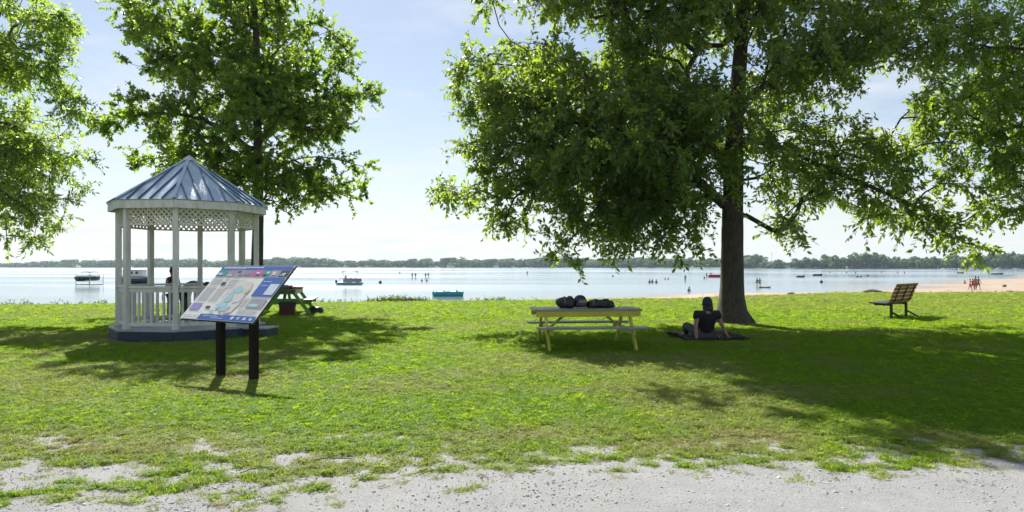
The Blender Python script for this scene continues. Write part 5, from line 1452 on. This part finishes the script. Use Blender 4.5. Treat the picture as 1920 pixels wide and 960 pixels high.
for nm, px_, py_, lb in (('buoy', 1540, 529, 'dark round buoy floating in the shallows right of the waders'), ('buoy', 713, 530, 'small dark buoy floating right of the grey motor boat'), ('buoy', 1608, 519.5, 'dark float left of the pair above the bench'), ('buoy', 1614, 519.5, 'dark float right of the pair above the bench'), ('buoy', 1627, 517.5, 'low dark float just beyond the pair above the bench'), ('buoy', 1149, 518.5, 'tiny dark float under the low drooping branch')):
    p = on_water(px_, py_); o = empty(nm, p, 0, lb, 'buoy')
    MB().loft([[Vector((r * math.cos(a), r * math.sin(a), z)) for a in [2 * math.pi * q / 12 for q in range(12)]] for r, z in ((0.14, -0.2), (0.32, -0.05), (0.34, 0.12), (0.22, 0.32), (0.08, 0.40))]).build('float_body', M['navy'], o)
    MB().tube([(0, 0, 0.38), (0, 0, 0.62)], [0.04, 0.03], 6).build('ring_post', M['black'], o)

# ------------------------------------------------------------------ shore details
def make_rock(name, p, r, seed, label, group=None, m_='rock'):
    mb_ = MB(); lump(mb_, (0, 0, r[2] * 0.45), r, seed, 12, e=0.17)
    o = mb_.build(name, M[m_], None, p); tag(o, label, 'rock', group); o.rotation_euler = (0, 0, seed)
    return o
def edge_pt(px, extra=0.0):
    D = 35.0
    for _ in range(8): D = float(lawn_edge(np.array([(px - 960) / FPX * D]))[0]) + extra
    x = (px - 960) / FPX * D
    return Vector((x, D, float(lawn_z(np.array([x]), np.array([D]))[0]) - 0.02))
SH = 'stones along the lawn edge'
for i, (px_, r, lb) in enumerate(((1612, (0.34, 0.28, 0.10), 'flat pinkish stone at the near end of the heap left of the bench'), (1634, (0.42, 0.34, 0.24), 'largest brown stone of the heap at the lawn edge left of the bench'), (1647, (0.30, 0.26, 0.19), 'middle dark stone of the heap at the lawn edge left of the bench'), (1660, (0.36, 0.26, 0.15), 'low dark stone at the bench end of the heap'),
                                  (1483, (0.26, 0.22, 0.19), 'single upright stone on the lawn edge between trunk and bench'), (1878, (0.20, 0.18, 0.12), 'small stone at the sand edge below the beach group, leftmost'), (1892, (0.30, 0.22, 0.17), 'dark stone at the sand edge below the beach group, middle'), (1908, (0.38, 0.24, 0.14), 'wide stone at the sand edge below the beach group, rightmost'),
                                  (718, (0.42, 0.3, 0.17), 'brown stone among weeds at the lawn edge right of the black bag'), (766, (0.36, 0.28, 0.20), 'grey stone among weeds at the lawn edge left of the turquoise boat'), (32, (0.55, 0.3, 0.13), 'flat stone at the lawn edge in the far left corner'), (1392, (0.6, 0.3, 0.10), 'flat stone at the lawn edge just right of the trunk'), (1285, (0.5, 0.3, 0.09), 'flat stone at the lawn edge behind the seated person'))):
    p = edge_pt(px_, -0.15); make_rock('shore_rock', p, r, 30 + i, lb, SH)
p = edge_pt(1500, 0.0); o = MB().tube([(-0.75, 0, 0.06), (-0.3, 0.02, 0.08), (0.3, -0.02, 0.08), (0.7, 0.03, 0.07)], [0.05, 0.075, 0.07, 0.04], 8).build('driftwood_log', M['log'], None, p); tag(o, 'short dark log lying on the lawn edge between trunk and bench', 'log')
pa = edge_pt(1742, 0.3); pb_ = edge_pt(1850, -0.2); pa.z += 0.04; pb_.z += 0.06
o = MB().tube([pa, pa.lerp(pb_, 0.3) + Vector((0, 0, 0.02)), pa.lerp(pb_, 0.7), pb_], [0.03, 0.05, 0.06, 0.085], 8).build('driftwood_pole', M['log']); tag(o, 'long thin weathered pole lying along the sand edge below the beach group', 'log')
o = make_rock('beach_rock', Vector((0, 0, 0)), (0.35, 0.25, 0.28), 71, 'small brown rock standing on the open sand right of the beach group')
pp = on_water(1883, 541); pp.z = float(bed_z(np.array([pp.x]), np.array([pp.y]))[0]); o.location = pp

# weeds along the bank
rng = np.random.default_rng(77)
OO, DD, LL = [], [], []
for k in range(420):
    px_ = rng.choice([rng.normal(740, 30), rng.normal(780, 14), rng.normal(930, 14), rng.uniform(600, 1010), rng.uniform(0, 200), rng.uniform(1250, 1900)], p=[0.38, 0.16, 0.08, 0.20, 0.1, 0.08])
    p = edge_pt(px_, rng.uniform(-0.4, 0.25))
    for j in range(3):
        d = np.array([rng.normal(0, 0.4), rng.normal(0, 0.4), 1.0]); OO.append(list(p)); DD.append(d / np.linalg.norm(d)); LL.append(rng.uniform(0.10, 0.34) * (1.5 if 715 < px_ < 760 else 1.0))
V, F, tint = leaves(rng, np.array(OO), np.array(DD), np.array(LL), 9, 0.09, 0.35, 0.3, 0.5)
tag(link('shore_weeds', np_mesh('shore_weeds', V, F, M['weed'], False, {'tint': tint})), 'ragged weeds growing along the lake edge of the lawn', 'weeds', kind='stuff')
# sticks on the path
for i, (px_, py_, L_, rz) in enumerate(((625, 867, 0.34, 0.1), (478, 887, 0.22, 0.8))):
    D = FPX * CAM_Z / (py_ - HOR)
    o = MB().tube([(-L_ / 2, 0, 0.0), (-L_ * 0.1, 0.012, 0.012), (L_ / 2, -0.01, 0.004)], [0.004, 0.006, 0.003], 6).build('stick', M['log'], None, ((px_ - 960) / FPX * D, D, 0.022)); o.rotation_euler = (0, 0, rz)
    tag(o, ('thin dry stick lying across the grass fringe of the gravel path', 'short dry stick on the gravel among grass patches below the sign')[i], 'stick')

# ------------------------------------------------------------------ far buildings
def house(px, py_top, w_px, h_px, label, roofm, wallm=None, D=None):
    y = 1700.0
    for _ in range(4): x = (px - 960) / FPX * y; y = float(shore_y(x)) + 9
    x = (px - 960) / FPX * y; k = y / FPX; w, h = w_px * k, h_px * k
    o = empty('house', (x, y, WATER_Z + 0.4), 0, label, 'house')
    MB().box((0, 4, h * 0.35), (w, 7, h * 0.7)).build('wall', wallm or M['siding'], o)
    MB().add([(-w / 2 - 0.5, 0, h * 0.7), (w / 2 + 0.5, 0, h * 0.7), (w / 2 + 0.5, 8, h * 0.7), (-w / 2 - 0.5, 8, h * 0.7), (-w / 2 + 0.4, 4, h), (w / 2 - 0.4, 4, h)], [(0, 1, 5, 4), (2, 3, 4, 5), (1, 2, 5), (3, 0, 4), (3, 2, 1, 0)]).build('roof', roofm, o)
    n_ = max(2, int(w / 3))
    for i in range(n_): MB().box((-w / 2 + w * (i + 0.5) / n_, 0.46, h * 0.38), (1.0, 0.1, 1.2)).build('window', M['glass'], o)
for a in ((650, 0, 9, 5, 'tiny white house on the far shore above the grey motor boat', M['siding']), (845, 0, 15, 6, 'long low white building on the far shore above the turquoise boat', M['siding']), (690, 0, 12, 5, 'low grey-roofed building on the far shore right of the motor boat', M['shingle']), (930, 0, 10, 5, 'small brown-roofed house on the far shore, middle of the lake view', M['shinglered']), (1284, 0, 9, 6, 'pale house on the far shore above the lone waist-deep bather', M['siding']), (1413, 0, 11, 6, 'white house on the far shore just right of the trunk', M['siding']), (1450, 0, 16, 9, 'grey-roofed house on the far bank above the two waders', M['shingle']), (1475, 0, 14, 8, 'wide grey house on the far bank right of the waders', M['shingle']), (1540, 0, 8, 6, 'small pale house between bank trees left of the bench', M['siding']), (1573, 0, 7, 5, 'tiny white house between bank trees above the bench', M['siding']), (560, 0, 8, 4, 'tiny brown-roofed house on the far shore right of the sign', M['shinglered'])):
    house(*a[:4], a[4], a[5])
for px_, tp in ((1447, 472), (1483, 476)):
    y = 1250.0; x = (px_ - 960) / FPX * y; z1 = CAM_Z + (HOR - tp) / FPX * y
    o = empty('mast', (x, y, WATER_Z + 1), 0, 'thin mast above the grey houses on the far bank, ' + ('nearer the trunk' if px_ < 1460 else 'nearer the bench'), 'mast')
    MB().tube([(0, 0, 0), (0, 0, z1 - WATER_Z - 1)], [0.55, 0.3], 6).build('pole', M['alu'], o); MB().box((0, 0, z1 - WATER_Z - 3), (2.2, 0.4, 0.4)).build('cross_arm', M['alu'], o)

# ------------------------------------------------------------------ summer haze over the lake
hz = bpy.data.materials.new('haze'); hz.use_nodes = True
n, l = hz.node_tree.nodes, hz.node_tree.links
n.remove(n['Principled BSDF'])
pv = n.new('ShaderNodeVolumePrincipled')
pv.inputs['Color'].default_value = (0.66, 0.84, 1.0, 1)
pv.inputs['Density'].default_value = 0.00009
pv.inputs['Anisotropy'].default_value = 0.2
l.new(pv.outputs[0], n['Material Output'].inputs['Volume'])
o = MB().box((0, 2130, 19), (9600, 4480, 54)).build('haze', hz)
tag(o, kind='stuff', label='thin pale summer haze lying over the whole lake', cat='haze')
SC.cycles.volume_bounces = 0
